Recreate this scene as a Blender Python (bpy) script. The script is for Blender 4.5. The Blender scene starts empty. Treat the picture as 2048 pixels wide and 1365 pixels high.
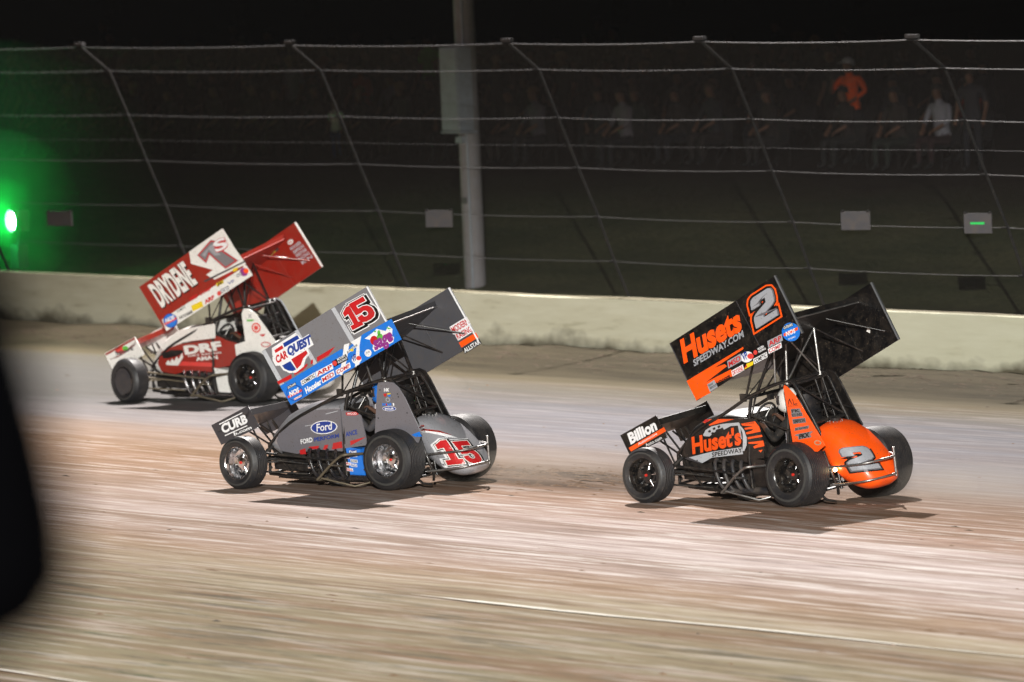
import bpy, bmesh, math, random
from mathutils import Vector, Matrix, Euler
from mathutils.bvhtree import BVHTree
random.seed(7)
R = math.radians
scene = bpy.context.scene
COL = scene.collection

# ------------------------------------------------------------------ camera
PITCH, ROLL, CAMZ = 3.3095, 2.4207, 7.1808
cam_d = bpy.data.cameras.new('camera')
cam = bpy.data.objects.new('camera', cam_d); COL.objects.link(cam)
cam.matrix_world = Matrix.Translation((0, 0, CAMZ)) @ Matrix.Rotation(R(90 - PITCH), 4, 'X') @ Matrix.Rotation(R(-ROLL), 4, 'Z')
cam_d.sensor_width = 36; cam_d.lens = 15867 / 2048 * 36
cam_d.clip_start = 0.5; cam_d.clip_end = 2000
cam_d.dof.use_dof = True; cam_d.dof.focus_distance = 92.5; cam_d.dof.aperture_fstop = 2.1
scene.camera = cam

# ------------------------------------------------------------------ world: night sky
w = bpy.data.worlds.new('World'); scene.world = w; w.use_nodes = True
bgn = w.node_tree.nodes['Background']
bgn.inputs[0].default_value = (0.30, 0.38, 0.5, 1); bgn.inputs[1].default_value = 0.012

# ------------------------------------------------------------------ light: speedway floodlight towers, plus one added foreground fill
def spot(name, loc, aim, watts, half, blend, col, radius):
    l = bpy.data.lights.new(name, 'SPOT'); l.energy = watts; l.color = col
    l.spot_size = R(2 * half); l.spot_blend = blend; l.shadow_soft_size = radius
    o = bpy.data.objects.new(name, l); COL.objects.link(o); o.location = loc
    o.rotation_euler = (Vector(aim) - Vector(loc)).to_track_quat('-Z', 'Y').to_euler()
    return o
AT = 1.02675
TV = Vector((-math.cos(AT), math.sin(AT), 0)); NV = Vector((math.sin(AT), math.cos(AT), 0))
KEYW, FRONTW, OVERW = 190000, 1400000, 50000
kp = Vector((0.6, 127.5, 31))
kdir = (-NV * math.cos(R(11)) + Vector((0, 0, -math.sin(R(11)))))
spot('floodlight_behind_wall', kp, kp + kdir * 10, KEYW, 77.5, .06, (1.0, .94, .90), .35)
fp = Vector((-1.3, -62, 27.0))
spot('floodlight_infield', fp, fp + Vector((0.02, math.cos(R(17.9)), -math.sin(R(17.9)))) * 10, FRONTW, 11.35, .28, (1.0, .99, .94), .3)

spot('added_foreground_fill', (-8, 52, 36), (0.5, 70.5, 0), OVERW, 24, 1.0, (1.0, .96, .90), .6)  # added fill with no known mast, brightens the foreground dirt

scene.view_settings.view_transform = 'Standard'; scene.view_settings.look = 'None'
scene.view_settings.exposure = 0.0; scene.view_settings.gamma = 1.0
scene.cycles.use_denoising = True
scene.cycles.max_bounces = 6; scene.cycles.diffuse_bounces = 3; scene.cycles.glossy_bounces = 3
scene.cycles.transparent_max_bounces = 12; scene.cycles.volume_bounces = 0

# ------------------------------------------------------------------ materials
def s2l(c):
    return tuple((x / 12.92 if x <= .04045 else ((x + .055) / 1.055) ** 2.4) for x in c)
def hexc(h):
    return s2l(tuple(int(h[i:i + 2], 16) / 255 for i in (0, 2, 4)))
class NT:
    def __init__(s, name):
        s.m = bpy.data.materials.new(name); s.m.use_nodes = True
        s.t = s.m.node_tree; s.b = s.t.nodes['Principled BSDF']
    def n(s, kind, **kw):
        x = s.t.nodes.new(kind)
        for k, v in kw.items():
            if k.startswith('i_'): x.inputs[k[2:].replace('_', ' ')].default_value = v
            else: setattr(x, k, v)
        return x
    def l(s, a, b): s.t.links.new(a, b)
def ramp(node, stops):
    cr = node.color_ramp
    while len(cr.elements) > 1: cr.elements.remove(cr.elements[-1])
    cr.elements[0].position = stops[0][0]; cr.elements[0].color = tuple(stops[0][1]) + (1,)
    for p, c in stops[1:]:
        e = cr.elements.new(p); e.color = tuple(c) + (1,)
_M = {}
def paint(name, col, rough=.4, metal=0., coat=0., dust=.25, dcol=(.16, .12, .085), scale=9., bump=0.):
    """paint with a procedural film of dust and small wear"""
    if name in _M: return _M[name]
    k = NT(name)
    tc = k.n('ShaderNodeTexCoord')
    nz = k.n('ShaderNodeTexNoise'); nz.inputs['Scale'].default_value = scale; nz.inputs['Detail'].default_value = 6
    nz.inputs['Roughness'].default_value = .65
    k.l(tc.outputs['Object'], nz.inputs['Vector'])
    r = k.n('ShaderNodeValToRGB'); ramp(r, [(.42, (0, 0, 0)), (.78, (dust,) * 3)])
    k.l(nz.outputs['Fac'], r.inputs['Fac'])
    mx = k.n('ShaderNodeMix', data_type='RGBA')
    mx.inputs[6].default_value = tuple(col) + (1,); mx.inputs[7].default_value = tuple(dcol) + (1,)
    k.l(r.outputs['Color'], mx.inputs['Factor'])
    if dust >= .05:
        n2 = k.n('ShaderNodeTexNoise'); n2.inputs['Scale'].default_value = 55; n2.inputs['Detail'].default_value = 3; k.l(tc.outputs['Object'], n2.inputs['Vector'])
        r2 = k.n('ShaderNodeValToRGB'); ramp(r2, [(.64, (0, 0, 0)), (.69, (.75, .75, .75))]); k.l(n2.outputs['Fac'], r2.inputs['Fac'])
        m2 = k.n('ShaderNodeMix', data_type='RGBA'); k.l(r2.outputs['Color'], m2.inputs['Factor']); k.l(mx.outputs[2], m2.inputs[6]); m2.inputs[7].default_value = (.10, .075, .05, 1)
        k.l(m2.outputs[2], k.b.inputs['Base Color'])
    else: k.l(mx.outputs[2], k.b.inputs['Base Color'])
    ad = k.n('ShaderNodeMath', operation='ADD'); ad.inputs[1].default_value = rough
    k.l(r.outputs['Color'], ad.inputs[0]); k.l(ad.outputs[0], k.b.inputs['Roughness'])
    k.b.inputs['Metallic'].default_value = metal; k.b.inputs['Coat Weight'].default_value = coat
    k.b.inputs['Coat Roughness'].default_value = .12
    if bump:
        bp_ = k.n('ShaderNodeBump'); bp_.inputs['Strength'].default_value = bump; bp_.inputs['Distance'].default_value = .01
        k.l(nz.outputs['Fac'], bp_.inputs['Height']); k.l(bp_.outputs[0], k.b.inputs['Normal'])
    _M[name] = k.m; return k.m
def glow(name, col, strength):
    if name in _M: return _M[name]
    k = NT(name); k.b.inputs['Base Color'].default_value = tuple(col) + (1,)
    k.b.inputs['Emission Color'].default_value = tuple(col) + (1,); k.b.inputs['Emission Strength'].default_value = strength
    _M[name] = k.m; return k.m
C = dict(black='08080a', white='e8e8ea', grey='77767a', silver='b9bcc2', orange='fb560a', red='c01d22', blue='1b74d6', navy='12388f',
         gun='66646a', redp='922013', cream='e6e4df', yellow='e6c81c', green='5fb545', purple='8d2f86', lred='d8403a', dgrey='3c3b40', lgrey='9a9ca2', tan='a89a7c')
def P(c):
    return paint('paint_' + c, hexc(C[c]), rough=.34, dust=.12, coat=.25)

# ------------------------------------------------------------------ mesh builder
class MB:
    def __init__(s): s.v = []; s.f = []; s.mi = []; s.ms = []; s.sm = []
    def mat(s, m):
        if m not in s.ms: s.ms.append(m)
        return s.ms.index(m)
    def add(s, vs, fs, m, smooth=False):
        o = len(s.v); k = s.mat(m)
        s.v += [Vector(p) for p in vs]; s.f += [[i + o for i in f] for f in fs]; s.mi += [k] * len(fs); s.sm += [smooth] * len(fs)
    def box(s, c, d, m, rot=None):
        c = Vector(c); x, y, z = [q / 2 for q in d]
        vs = [Vector((a * x, b * y, e * z)) for e in (-1, 1) for b in (-1, 1) for a in (-1, 1)]
        if rot: vs = [rot @ q for q in vs]
        s.add([c + q for q in vs], [(0, 2, 3, 1), (4, 5, 7, 6), (0, 1, 5, 4), (2, 6, 7, 3), (0, 4, 6, 2), (1, 3, 7, 5)], m)
    def tube(s, path, r, m, n=8, cap=True):
        path = [Vector(p) for p in path]; rs = r if isinstance(r, (list, tuple)) else [r] * len(path)
        vs = []; up = None
        for i, p in enumerate(path):
            d = (path[min(i + 1, len(path) - 1)] - path[max(i - 1, 0)]).normalized()
            if up is None: up = d.orthogonal().normalized()
            up = (up - d * up.dot(d)).normalized(); sd = d.cross(up)
            for j in range(n):
                a = 2 * math.pi * j / n; vs.append(p + (up * math.cos(a) + sd * math.sin(a)) * rs[i])
        fs = [(i * n + j, i * n + (j + 1) % n, (i + 1) * n + (j + 1) % n, (i + 1) * n + j) for i in range(len(path) - 1) for j in range(n)]
        s.add(vs, fs, m, True)
        if cap: s.add(vs[:n], [tuple(range(n))[::-1]], m); s.add(vs[-n:], [tuple(range(n))], m)
    def prism(s, pts, off, m, m2=None):
        """pts: closed 3D outline; off: extrusion vector"""
        pts = [Vector(p) for p in pts]; off = Vector(off); n = len(pts)
        tri = tess(pts)
        s.add(pts, tri, m); s.add([p + off for p in pts], [t[::-1] for t in tri], m2 or m)
        s.add(pts + [p + off for p in pts], [(i, (i + 1) % n, n + (i + 1) % n, n + i) for i in range(n)], m)
    def lathe(s, prof, o, ax, m, n=40, e1=None):
        """prof: (axial, radius, [material])"""
        o = Vector(o); ax = Vector(ax).normalized(); a = e1 or ax.orthogonal().normalized(); b = ax.cross(a)
        vs = []
        for q in prof:
            for j in range(n):
                t = 2 * math.pi * j / n
                vs.append(o + ax * q[0] + (a * math.cos(t) + b * math.sin(t)) * max(q[1], 1e-4))
        for i in range(len(prof) - 1):
            mm = prof[i][2] if len(prof[i]) > 2 else m
            s.add(vs[i * n:(i + 2) * n], [(j, (j + 1) % n, n + (j + 1) % n, n + j) for j in range(n)], mm, True)
    def loft(s, rings, m, cap=True):
        n = len(rings[0]); vs = [Vector(p) for r in rings for p in r]
        s.add(vs, [(i * n + j, i * n + (j + 1) % n, (i + 1) * n + (j + 1) % n, (i + 1) * n + j) for i in range(len(rings) - 1) for j in range(n)], m, True)
        if cap: s.add(rings[0], [tuple(range(n))[::-1]], m); s.add(rings[-1], [tuple(range(n))], m)
    def xf(s, fn): s.v = [fn(p) for p in s.v]; return s
    def build(s, name, parent=None, loc=None, fix=True, **props):
        me = bpy.data.meshes.new(name); me.from_pydata([tuple(p) for p in s.v], [], s.f)
        for m in s.ms: me.materials.append(m)
        me.polygons.foreach_set('material_index', s.mi); me.polygons.foreach_set('use_smooth', s.sm)
        me.validate(); me.update()
        if fix:
            bm = bmesh.new(); bm.from_mesh(me); bmesh.ops.recalc_face_normals(bm, faces=bm.faces); bm.to_mesh(me); bm.free()
        o = bpy.data.objects.new(name, me); COL.objects.link(o)
        if parent: o.parent = parent
        if loc: o.location = loc
        for k, v in props.items(): o[k] = v
        return o
def tess(pts):
    from mathutils.geometry import tessellate_polygon
    return [tuple(t) for t in tessellate_polygon([pts])]
def thing(name, loc, rz=0, **props):
    o = bpy.data.objects.new(name, None); COL.objects.link(o); o.location = loc; o.rotation_euler = (0, 0, rz); o.empty_display_size = .2
    for k, v in props.items(): o[k] = v
    return o

# ------------------------------------------------------------------ lettering
_T = {}
def text_mesh(body, off=0.0, res=3):
    key = (body, round(off, 3))
    if key in _T: return _T[key]
    cu = bpy.data.curves.new('t', 'FONT'); cu.body = body; cu.offset = off; cu.resolution_u = res; cu.size = 1
    ob = bpy.data.objects.new('t', cu); COL.objects.link(ob)
    bpy.context.view_layer.update()
    dg = bpy.context.evaluated_depsgraph_get(); e = ob.evaluated_get(dg); me = e.to_mesh()
    vs = [(v.co.x, v.co.y) for v in me.vertices]; fs = [tuple(p.vertices) for p in me.polygons]
    e.to_mesh_clear(); bpy.data.objects.remove(ob); bpy.data.curves.remove(cu)
    _T[key] = (vs, fs); return vs, fs
def offset_poly(pts, d):
    n = len(pts); out = []
    A = sum(pts[i][0] * pts[(i + 1) % n][1] - pts[(i + 1) % n][0] * pts[i][1] for i in range(n))
    sg = 1 if A > 0 else -1
    for i in range(n):
        p0, p1, p2 = Vector(pts[i - 1]), Vector(pts[i]), Vector(pts[(i + 1) % n])
        a = (p1 - p0); b = (p2 - p1)
        if a.length < 1e-9 or b.length < 1e-9: out.append(tuple(p1)); continue
        a.normalize(); b.normalize()
        na = Vector((a.y, -a.x)) * sg; nb = Vector((b.y, -b.x)) * sg
        m = (na + nb)
        if m.length < 1e-6: m = na.copy()
        m.normalize(); k = d / max(.45, m.dot(na)); out.append(tuple(p1 + m * k))
    return out
class Face:
    """a flat panel carrying graphics: three photo marks (px) and where they lie on the panel fix the layout"""
    def __init__(s, mb, px3, p3, normal, gap=.002):
        s.mb = mb; s.n = Vector(normal).normalized(); s.gap = gap
        (x0, y0), (x1, y1), (x2, y2) = px3; s.p0 = Vector(p3[0]); s.e1 = Vector(p3[1]) - s.p0; s.e2 = Vector(p3[2]) - s.p0
        s.a, s.b, s.c, s.d = x1 - x0, x2 - x0, y1 - y0, y2 - y0; s.det = s.a * s.d - s.b * s.c; s.o = (x0, y0)
    def at(s, x, y, layer=1):
        dx, dy = x - s.o[0], y - s.o[1]
        u = (dx * s.d - dy * s.b) / s.det; v = (-dx * s.c + dy * s.a) / s.det
        return s.p0 + s.e1 * u + s.e2 * v + s.n * (s.gap + .0012 * layer)
    def poly(s, pts, m, layer=1, grow=0):
        if grow: pts = offset_poly(pts, grow)
        v = [s.at(x, y, layer) for x, y in pts]
        s.mb.add(v, tess(v), P(m) if isinstance(m, str) else m)
    def text(s, body, a, b, top, m, layer=3, off=0.02, grow=0.0):
        """a: baseline left, b: baseline right, top: cap top at left end"""
        vs, fs = text_mesh(body, off + grow)
        bv, _ = text_mesh(body, off)
        if not bv: return
        x0 = min(v[0] for v in bv); x1 = max(v[0] for v in bv); y0 = 0; y1 = max(v[1] for v in bv)
        out = []
        for x, y in vs:
            u = (x - x0) / (x1 - x0); t = (y - y0) / (y1 - y0)
            out.append(s.at(a[0] + (b[0] - a[0]) * u + (top[0] - a[0]) * t, a[1] + (b[1] - a[1]) * u + (top[1] - a[1]) * t, layer))
        s.mb.add(out, fs, P(m) if isinstance(m, str) else m)
    def badge(s, body, a, b, top, bg, fg, layer=3, off=0.03, pad=.12):
        dx, dy = b[0] - a[0], b[1] - a[1]; hx, hy = top[0] - a[0], top[1] - a[1]; L = math.hypot(dx, dy); h = math.hypot(hx, hy); p = h * pad * 1.6
        def q(u, v): return (a[0] + dx * u + hx * v, a[1] + dy * u + hy * v)
        e = p / L; g = p / h
        if bg: s.poly([q(-e, -g), q(1 + e, -g), q(1 + e, 1 + g), q(-e, 1 + g)], bg, layer)
        s.text(body, a, b, top, fg, layer + 1, off)
    def disc(s, c, rx, ry, m, layer=2, ang=0, n=28):
        ca, sa = math.cos(ang), math.sin(ang)
        s.poly([(c[0] + rx * math.cos(t) * ca - ry * math.sin(t) * sa, c[1] + rx * math.cos(t) * sa + ry * math.sin(t) * ca)
                for t in [2 * math.pi * i / n for i in range(n)]], m, layer)
    def glyph(s, unit, a, b, top, m, layer, grow=0):
        pts = [(a[0] + (b[0] - a[0]) * u + (top[0] - a[0]) * v, a[1] + (b[1] - a[1]) * u + (top[1] - a[1]) * v) for u, v in unit]
        s.poly(pts, m, layer, grow)
G1 = [(.08, 0), (.92, 0), (.92, .2), (.7, .2), (.7, 1), (.42, 1), (.05, .84), (.05, .66), (.34, .7), (.34, .2), (.08, .2)]
G5 = [(.02, 1), (.92, 1), (.92, .79), (.33, .79), (.33, .65), (.62, .65), (.84, .59), (.97, .46), (1, .32), (.96, .15), (.82, .04), (.6, 0), (.32, 0), (.12, .06), (.02, .2), (.02, .33),
      (.33, .36), (.36, .24), (.5, .2), (.63, .24), (.67, .33), (.62, .42), (.5, .46), (.36, .43), (.02, .43)]
G2 = [(0, 0), (1, 0), (1, .2), (.42, .2), (.42, .3), (.86, .42), (.98, .5), (1, .6), (1, .84), (.94, .95), (.82, 1), (.18, 1), (.06, .95), (0, .84), (0, .64), (.36, .64), (.36, .78), (.64, .78), (.64, .62),
      (.14, .46), (.03, .38), (0, .28)]

# ------------------------------------------------------------------ shared car materials
RUB = paint('tyre_rubber', hexc('1b1b1e'), rough=.5, dust=.22, dcol=(.12, .095, .075), scale=5, bump=.25)
RUBS = paint('tyre_sidewall_scuff', hexc('3a3937'), rough=.7, dust=.5, dcol=(.03, .027, .025), scale=14)
BLK = paint('black_tube_paint', hexc('141416'), rough=.28, dust=.2, coat=.3)
BLKM = paint('black_matt_metal', hexc('101012'), rough=.5, dust=.3)
BLKW = paint('black_wheel_enamel', hexc('0d0d0f'), rough=.22, dust=.25, coat=.5)
CHR = paint('polished_wheel_aluminium', (.82, .82, .84), rough=.13, metal=1, dust=.12, scale=20)
STL = paint('brushed_steel_tube', (.42, .41, .40), rough=.42, metal=1, dust=.35)
BRS = paint('dusty_nerf_tube', hexc('6d6352'), rough=.45, metal=.4, dust=.5)
HDR = paint('header_pipe_black', hexc('1c1c20'), rough=.18, dust=.2, coat=.6, scale=16)
HUB = paint('red_hub_cap', hexc('c8281e'), rough=.3, dust=.1)
SEATM = paint('seat_vinyl', hexc('16161a'), rough=.6, dust=.2)
GLV = paint('glove_leather', hexc('4a2a18'), rough=.7, dust=.3)

def wheel(root, x, yo, D, w, steer, rimm, lip, name='wheel', cover=False, rr=.195, near=1):
    """yo: y of the outer face (+ = left side).  tyre is a lathe round the axle"""
    sg = 1 if yo > 0 else -1
    ax = Vector((math.sin(steer) * -1, math.cos(steer), 0)) * sg       # outward
    c = Vector((x, yo - sg * w / 2, D / 2)); r = D / 2; h = w / 2
    m = MB()
    dep = min(.17, w * .55)
    prof = [(h - .010, rr - .004), (h - .002, rr + .004), (h - .006, rr + .013, lip), (h - .012, rr, lip), (h - .05, rr - .016), (h - dep, rr - .03)]
    if cover:
        prof = [(h - .004, rr + .012, lip), (h + .004, rr - .01), (h + .008, rr * .6), (h + .006, .03), (h + .006, .0)]
    else:
        prof += [(h - dep - .012, rr - .07), (h - dep + .018, .095), (h - dep + .02, .07), (h - dep + .055, .062), (h - dep + .06, .0)]
    prof2 = [(h - .006, rr + .013, lip), (h * .0, rr - .02), (-h + .01, rr + .008), (-h + .01, rr - .02), (-h + .09, .08), (-h + .06, .0)]
    m.lathe(prof, c, ax, rimm, 48); m.lathe(prof2, c, ax, rimm, 32)
    if not cover:
        a = ax.orthogonal().normalized(); b = ax.cross(a)
        for i in range(6):
            t = 2 * math.pi * i / 6
            q = c + ax * (h - dep + .02) + (a * math.cos(t) + b * math.sin(t)) * .115
            m.tube([q - ax * .02, q + ax * .012], .011, STL, 6)
        for i in range(5):
            t = 2 * math.pi * i / 5 + .3; d1 = a * math.cos(t) + b * math.sin(t)
            m.tube([c + ax * (h - dep + .03) + d1 * .04, c + ax * (h - dep + .012) + d1 * (rr - .05)], [.018, .012], CHR if near else rimm, 6)
    wo = m.build(name, root)
    t = MB(); pr = [(h - .004, rr + .006), (h + .004, rr + .03), (h + .012, rr + (r - rr) * .40), (h + .012, rr + (r - rr) * .47, RUBS), (h + .010, rr + (r - rr) * .53, RUBS), (h + .008, rr + (r - rr) * .62), (h - .006, r - .03), (h - .03, r - .010)]
    ng = int((w - .06) / .028); y = h - .032
    for i in range(ng):
        y0 = h - .034 - i * (w - .068) / ng; y1 = y0 - (w - .068) / ng
        crown = lambda q: .008 * (1 - (abs(q) / h) ** 2)
        pr += [(y0 - .003, r - .008 + crown(y0)), (y1 + .006, r - .008 + crown(y1)), (y1 + .005, r - .016 + crown(y1)), (y1 + .001, r - .016 + crown(y1))]
    pr += [(-h + .03, r - .010), (-h + .006, r - .03), (-h - .01, rr + (r - rr) * .5), (-h, rr + .01)]
    t.lathe(pr, c, ax, RUB, 64); t.build('tyre', wo)
    hc = MB(); hc.lathe([(h - dep + .055, .019), (h - dep + .072, .016), (h - dep + .074, .0)], c, ax, HUB if not cover else BLKM, 12)
    hc.build('hub_cap', wo)

def sm(pts, n=4):
    """smooth a polyline (Catmull-Rom)"""
    pts = [Vector(p) for p in pts]; out = []
    for i in range(len(pts) - 1):
        a, b, c, d = pts[max(i - 1, 0)], pts[i], pts[i + 1], pts[min(i + 2, len(pts) - 1)]
        for k in range(n):
            t = k / n
            out.append(.5 * ((2 * b) + (-a + c) * t + (2 * a - 5 * b + 4 * c - d) * t * t + (-a + 3 * b - 3 * c + d) * t ** 3))
    return out + [pts[-1]]

def hand(V, E, RR, base, pts_dir, side, up, s=1.0):
    """adds palm + five fingers to a skin skeleton; returns nothing"""
    d = Vector(pts_dir).normalized(); u = Vector(up).normalized(); sd = d.cross(u).normalized() * side
    def add(p, r, pa): V.append(Vector(p)); RR.append(r); E.append((pa, len(V) - 1)); return len(V) - 1
    b0 = V[base]; palm = add(b0 + d * .05 * s, .026 * s, base)
    for k, (o, L) in enumerate(((-.027, .066), (-.009, .075), (.009, .072), (.026, .058))):
        f1 = add(b0 + d * .095 * s + sd * o * s, .0105 * s, palm)
        f2 = add(V[f1] + (d * .8 - u * .45) * L * .5 * s, .0095 * s, f1)
        add(V[f2] + (d * .25 - u * .95) * L * .5 * s, .008 * s, f2)
    t1 = add(b0 + d * .035 * s - sd * .035 * s, .011 * s, base); t2 = add(V[t1] + (d * .6 - sd * .5 - u * .3) * .035 * s, .010 * s, t1)
    add(V[t2] + (d * .7 - u * .5 + sd * .1) * .03 * s, .0085 * s, t2)
def skin_mesh(name, V, E, RR, root=0, sub=1):
    me = bpy.data.meshes.new(name + '_cage'); me.from_pydata([tuple(v) for v in V], E, [])
    ob = bpy.data.objects.new(name + '_cage', me); COL.objects.link(ob)
    ob.modifiers.new('skin', 'SKIN'); 
    if not me.skin_vertices: me.attributes.new('skin', 'FLOAT', 'POINT')
    sv = me.skin_vertices[0].data if me.skin_vertices else None
    for i, r in enumerate(RR):
        sv[i].radius = (r, r) if not isinstance(r, tuple) else r; sv[i].use_root = (i == root)
    s = ob.modifiers.new('sub', 'SUBSURF'); s.levels = sub; s.render_levels = sub
    bpy.context.view_layer.update()
    dg = bpy.context.evaluated_depsgraph_get(); out = bpy.data.meshes.new_from_object(ob.evaluated_get(dg)); out.name = name
    bpy.data.objects.remove(ob); bpy.data.meshes.remove(me)
    for p in out.polygons: p.use_smooth = True
    return out
def body_mesh(name, J, hands=True, s=1.0, head=True):
    """J: dict of joints -> one continuous skinned body"""
    V = []; E = []; RR = []
    def add(p, r, pa=None):
        V.append(Vector(p)); RR.append(tuple(q * s for q in r) if isinstance(r, tuple) else r * s)
        if pa is not None: E.append((pa, len(V) - 1))
        return len(V) - 1
    pel = add(J['pelvis'], (.165, .13)); wa = add(J['waist'], (.15, .115), pel); ch = add(J['chest'], (.185, .125), wa); nk0 = add(Vector(J['chest']).lerp(Vector(J['neck']), .75), (.09, .08), ch)
    nk = add(J['neck'], .055, nk0)
    if head:
        h = Vector(J['head']); n = Vector(J['neck']); f = Vector(J['face']).normalized()
        jaw = add(n.lerp(h, .42) + f * .02, .072, nk); hd = add(h, (.082, .092), jaw); add(h + (h - n).normalized() * .075, (.066, .074), hd)
        add(h.lerp(n, .12) + f * .098, .012, hd)
    for sd in ('l', 'r'):
        sh = add(J['shoulder_' + sd], .068, nk0 if False else ch); el = add(J['elbow_' + sd], .046, sh)
        wr = add(J['wrist_' + sd], .029, el)
        if hands: hand(V, E, RR, wr, Vector(J['wrist_' + sd]) - Vector(J['elbow_' + sd]), 1 if sd == 'l' else -1, J.get('up_' + sd, (0, 0, 1)), s)
    for sd in ('l', 'r'):
        hp = add(J['hip_' + sd], .098, pel); kn = add(J['knee_' + sd], .066, hp); an = add(J['ankle_' + sd], .042, kn)
        if 'toe_' + sd in J: add(J['toe_' + sd], (.042, .03), an)
    return skin_mesh(name, V, E, RR)

# ------------------------------------------------------------------ a winged sprint car
WB, WL, WSPAN, WH, SK = 2.19, 1.7856, 1.6303, .7792, .125
def make_car(cf):
    root = thing('sprint_car', cf['loc'], 0, label=cf['label'], category='race car', group='winged sprint cars racing on the dirt')
    a = cf['yaw']; root.rotation_euler = (0, 0, math.pi - a)
    st = -cf['steer']
    # wheels (they stand on the ground)
    wheel(root, WB, .8393, .6417, .247, st, cf['frim'], cf['lip'], cover=cf.get('fcover', False))
    wheel(root, WB, -.80, .66, .26, st, cf['frim'], cf['lip'])
    wheel(root, 0, .7505, .7334, .36, 0, cf['rrim'], cf['lip'])
    wheel(root, 0, -.9792, .8049, .439, 0, BLKW, BLKW, near=0)
    b = R(cf['broll']); cb, sb = math.cos(b), math.sin(b); dz = cf['dz']; ts = cf['tail']
    B = lambda p: Vector((p[0], p[1] * cb - p[2] * sb, p[2] * cb + p[1] * sb + dz))
    T = cf['tube']; body = cf['body']; paintm = P(body)
    def built(mb, name, parent=None, **kw): return mb.xf(B).build(name, parent or root, **kw)
    # chassis rails
    m = MB()
    for s in (1, -1):
        m.tube(sm([(2.22, s * .16, .15), (1.7, s * .26, .13), (.9, s * .34, .12), (.1, s * .34, .13), (-.3, s * .27, .26)], 3), .019, T)
        m.tube([(2.22, s * .16, .15), (2.2, s * .15, .52)], .019, T)
        m.tube([(2.18, s * .16, .34), (1.55, s * .27, .33), (.9, s * .34, .40), (.1, s * .33, .50), (-.35, s * .25, .45)], .017, T)
        m.tube([(1.55, s * .27, .13), (1.3, s * .28, .34)], .014, T); m.tube([(.9, s * .34, .12), (.9, s * .34, .55)], .017, T)
        m.tube([(2.2, s * .15, .5), (1.75, s * .26, .14)], .014, T); m.tube([(.1, s * .34, .13), (-.35, s * .25, .45)], .015, T)
        m.tube([(-.35, s * .25, .45), (-.42, s * .28, .18)], .016, T)
    for x, z, y in ((2.22, .15, .16), (1.6, .13, .27), (.9, .12, .34), (.1, .13, .34), (2.2, .52, .15), (-.35, .45, .25)):
        m.tube([(x, -y, z), (x, y, z)], .016, T)
    built(m, 'chassis_frame')
    # roll cage
    m = MB(); ct = cf['cage']
    for s in (1, -1):
        m.tube(sm([(2.2, s * .15, .50), (1.78, s * .24, .79), (1.27, s * .29, 1.01), (.89, s * .30, 1.16 + ct * .5)], 3), .021, T)
        m.tube(sm([(.89, s * .30, 1.16 + ct * .5), (.5, s * .30, 1.27 + ct), (.24, s * .29, 1.33 + ct), (.13, s * .28, 1.31 + ct), (-.02, s * .27, 1.1), (-.2, s * .26, .75), (-.36, s * .25, .45)], 4), .021, T)
        m.tube(sm([(.80, s * .30, 1.18 + ct * .5), (.85, s * .32, .98), (.89, s * .34, .55)], 3), .02, T)
        m.tube([(.72, s * .31, 1.2 + ct * .5), (.80, s * .33, 1.0), (.2, s * .34, .84)], .014, T)
        m.tube([(.22, s * .29, 1.3 + ct), (.26, s * .33, .84), (.3, s * .34, .5)], .018, T)
        m.tube([(.22, s * .29, 1.0), (-.2, s * .26, .75)], .014, T)
    for x, z in ((.89, 1.16 + ct * .5), (.24, 1.33 + ct), (.13, 1.31 + ct), (-.1, .93)):
        m.tube([(x, -.29, z), (x, .29, z)], .019, T)
    m.tube([(.13, .27, 1.3 + ct), (-.1, -.27, .93)], .014, T)
    for y in (-.2, -.08): m.tube([(.14, y, 1.31 + ct), (.02, y - .05, .8)], .012, T)
    for z in (.9, 1.0, 1.1, 1.2): m.tube([(.12, -.3, z), (.1, -.02, z)], .013, T)
    for y in (-.25, -.12): m.box((.90, y, 1.12 + ct * .5), (.05, .07, .09), BLKM)
    m.box((.93, .3, 1.17 + ct * .5), (.08, .03, .09), BLKM)
    if cf['net']:
        for i in range(12):
            x = .40 + i * .036; m.tube([(x, -.30, 1.19 + ct * .7 - i * .006), (x + .03, -.32, .93)], .0045, T, 5)
        for z in (.97, 1.04): m.tube([(.40, -.31, z), (.83, -.32, z)], .0045, T, 5)
    built(m, 'roll_cage')
    # belly pan and firewall
    m = MB(); m.prism([(2.1, -.15, .1), (2.1, .15, .1), (1.6, .25, .09), (.9, .33, .08), (.1, .33, .08), (-.25, .25, .16), (-.25, -.25, .16), (.1, -.33, .08), (.9, -.33, .08), (1.6, -.25, .09)], (0, 0, .02), BLKM)
    m.prism([(2.16, .13, .2), (2.16, .13, .48), (1.9, .2, .5), (1.6, .24, .43), (1.55, .25, .2)], (0, .008, 0), BLKM)
    m.prism([(2.16, -.13, .2), (2.16, -.13, .48), (1.9, -.2, .5), (1.6, -.24, .43), (1.55, -.25, .2)], (0, .008, 0), BLKM)
    m.prism([(.92, -.3, .1), (.92, .3, .1), (.92, .3, .92), (.92, -.3, .92)], (.01, 0, 0), BLKM)
    built(m, 'belly_pan')
    # engine
    m = MB(); m.box((1.22, 0, .32), (.52, .32, .36), BLKM); m.box((1.22, .16, .46), (.5, .14, .12), STL if cf['hdr'] is CHR else BLKM, Matrix.Rotation(-.6, 3, 'X')); m.box((1.22, -.16, .46), (.5, .14, .12), BLKM, Matrix.Rotation(.6, 3, 'X'))
    m.tube([(1.55, 0, .34), (1.62, 0, .34)], .12, BLKM, 16); m.tube([(1.25, .10, .15), (1.25, .3, .12)], .05, BLKM, 12)
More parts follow.
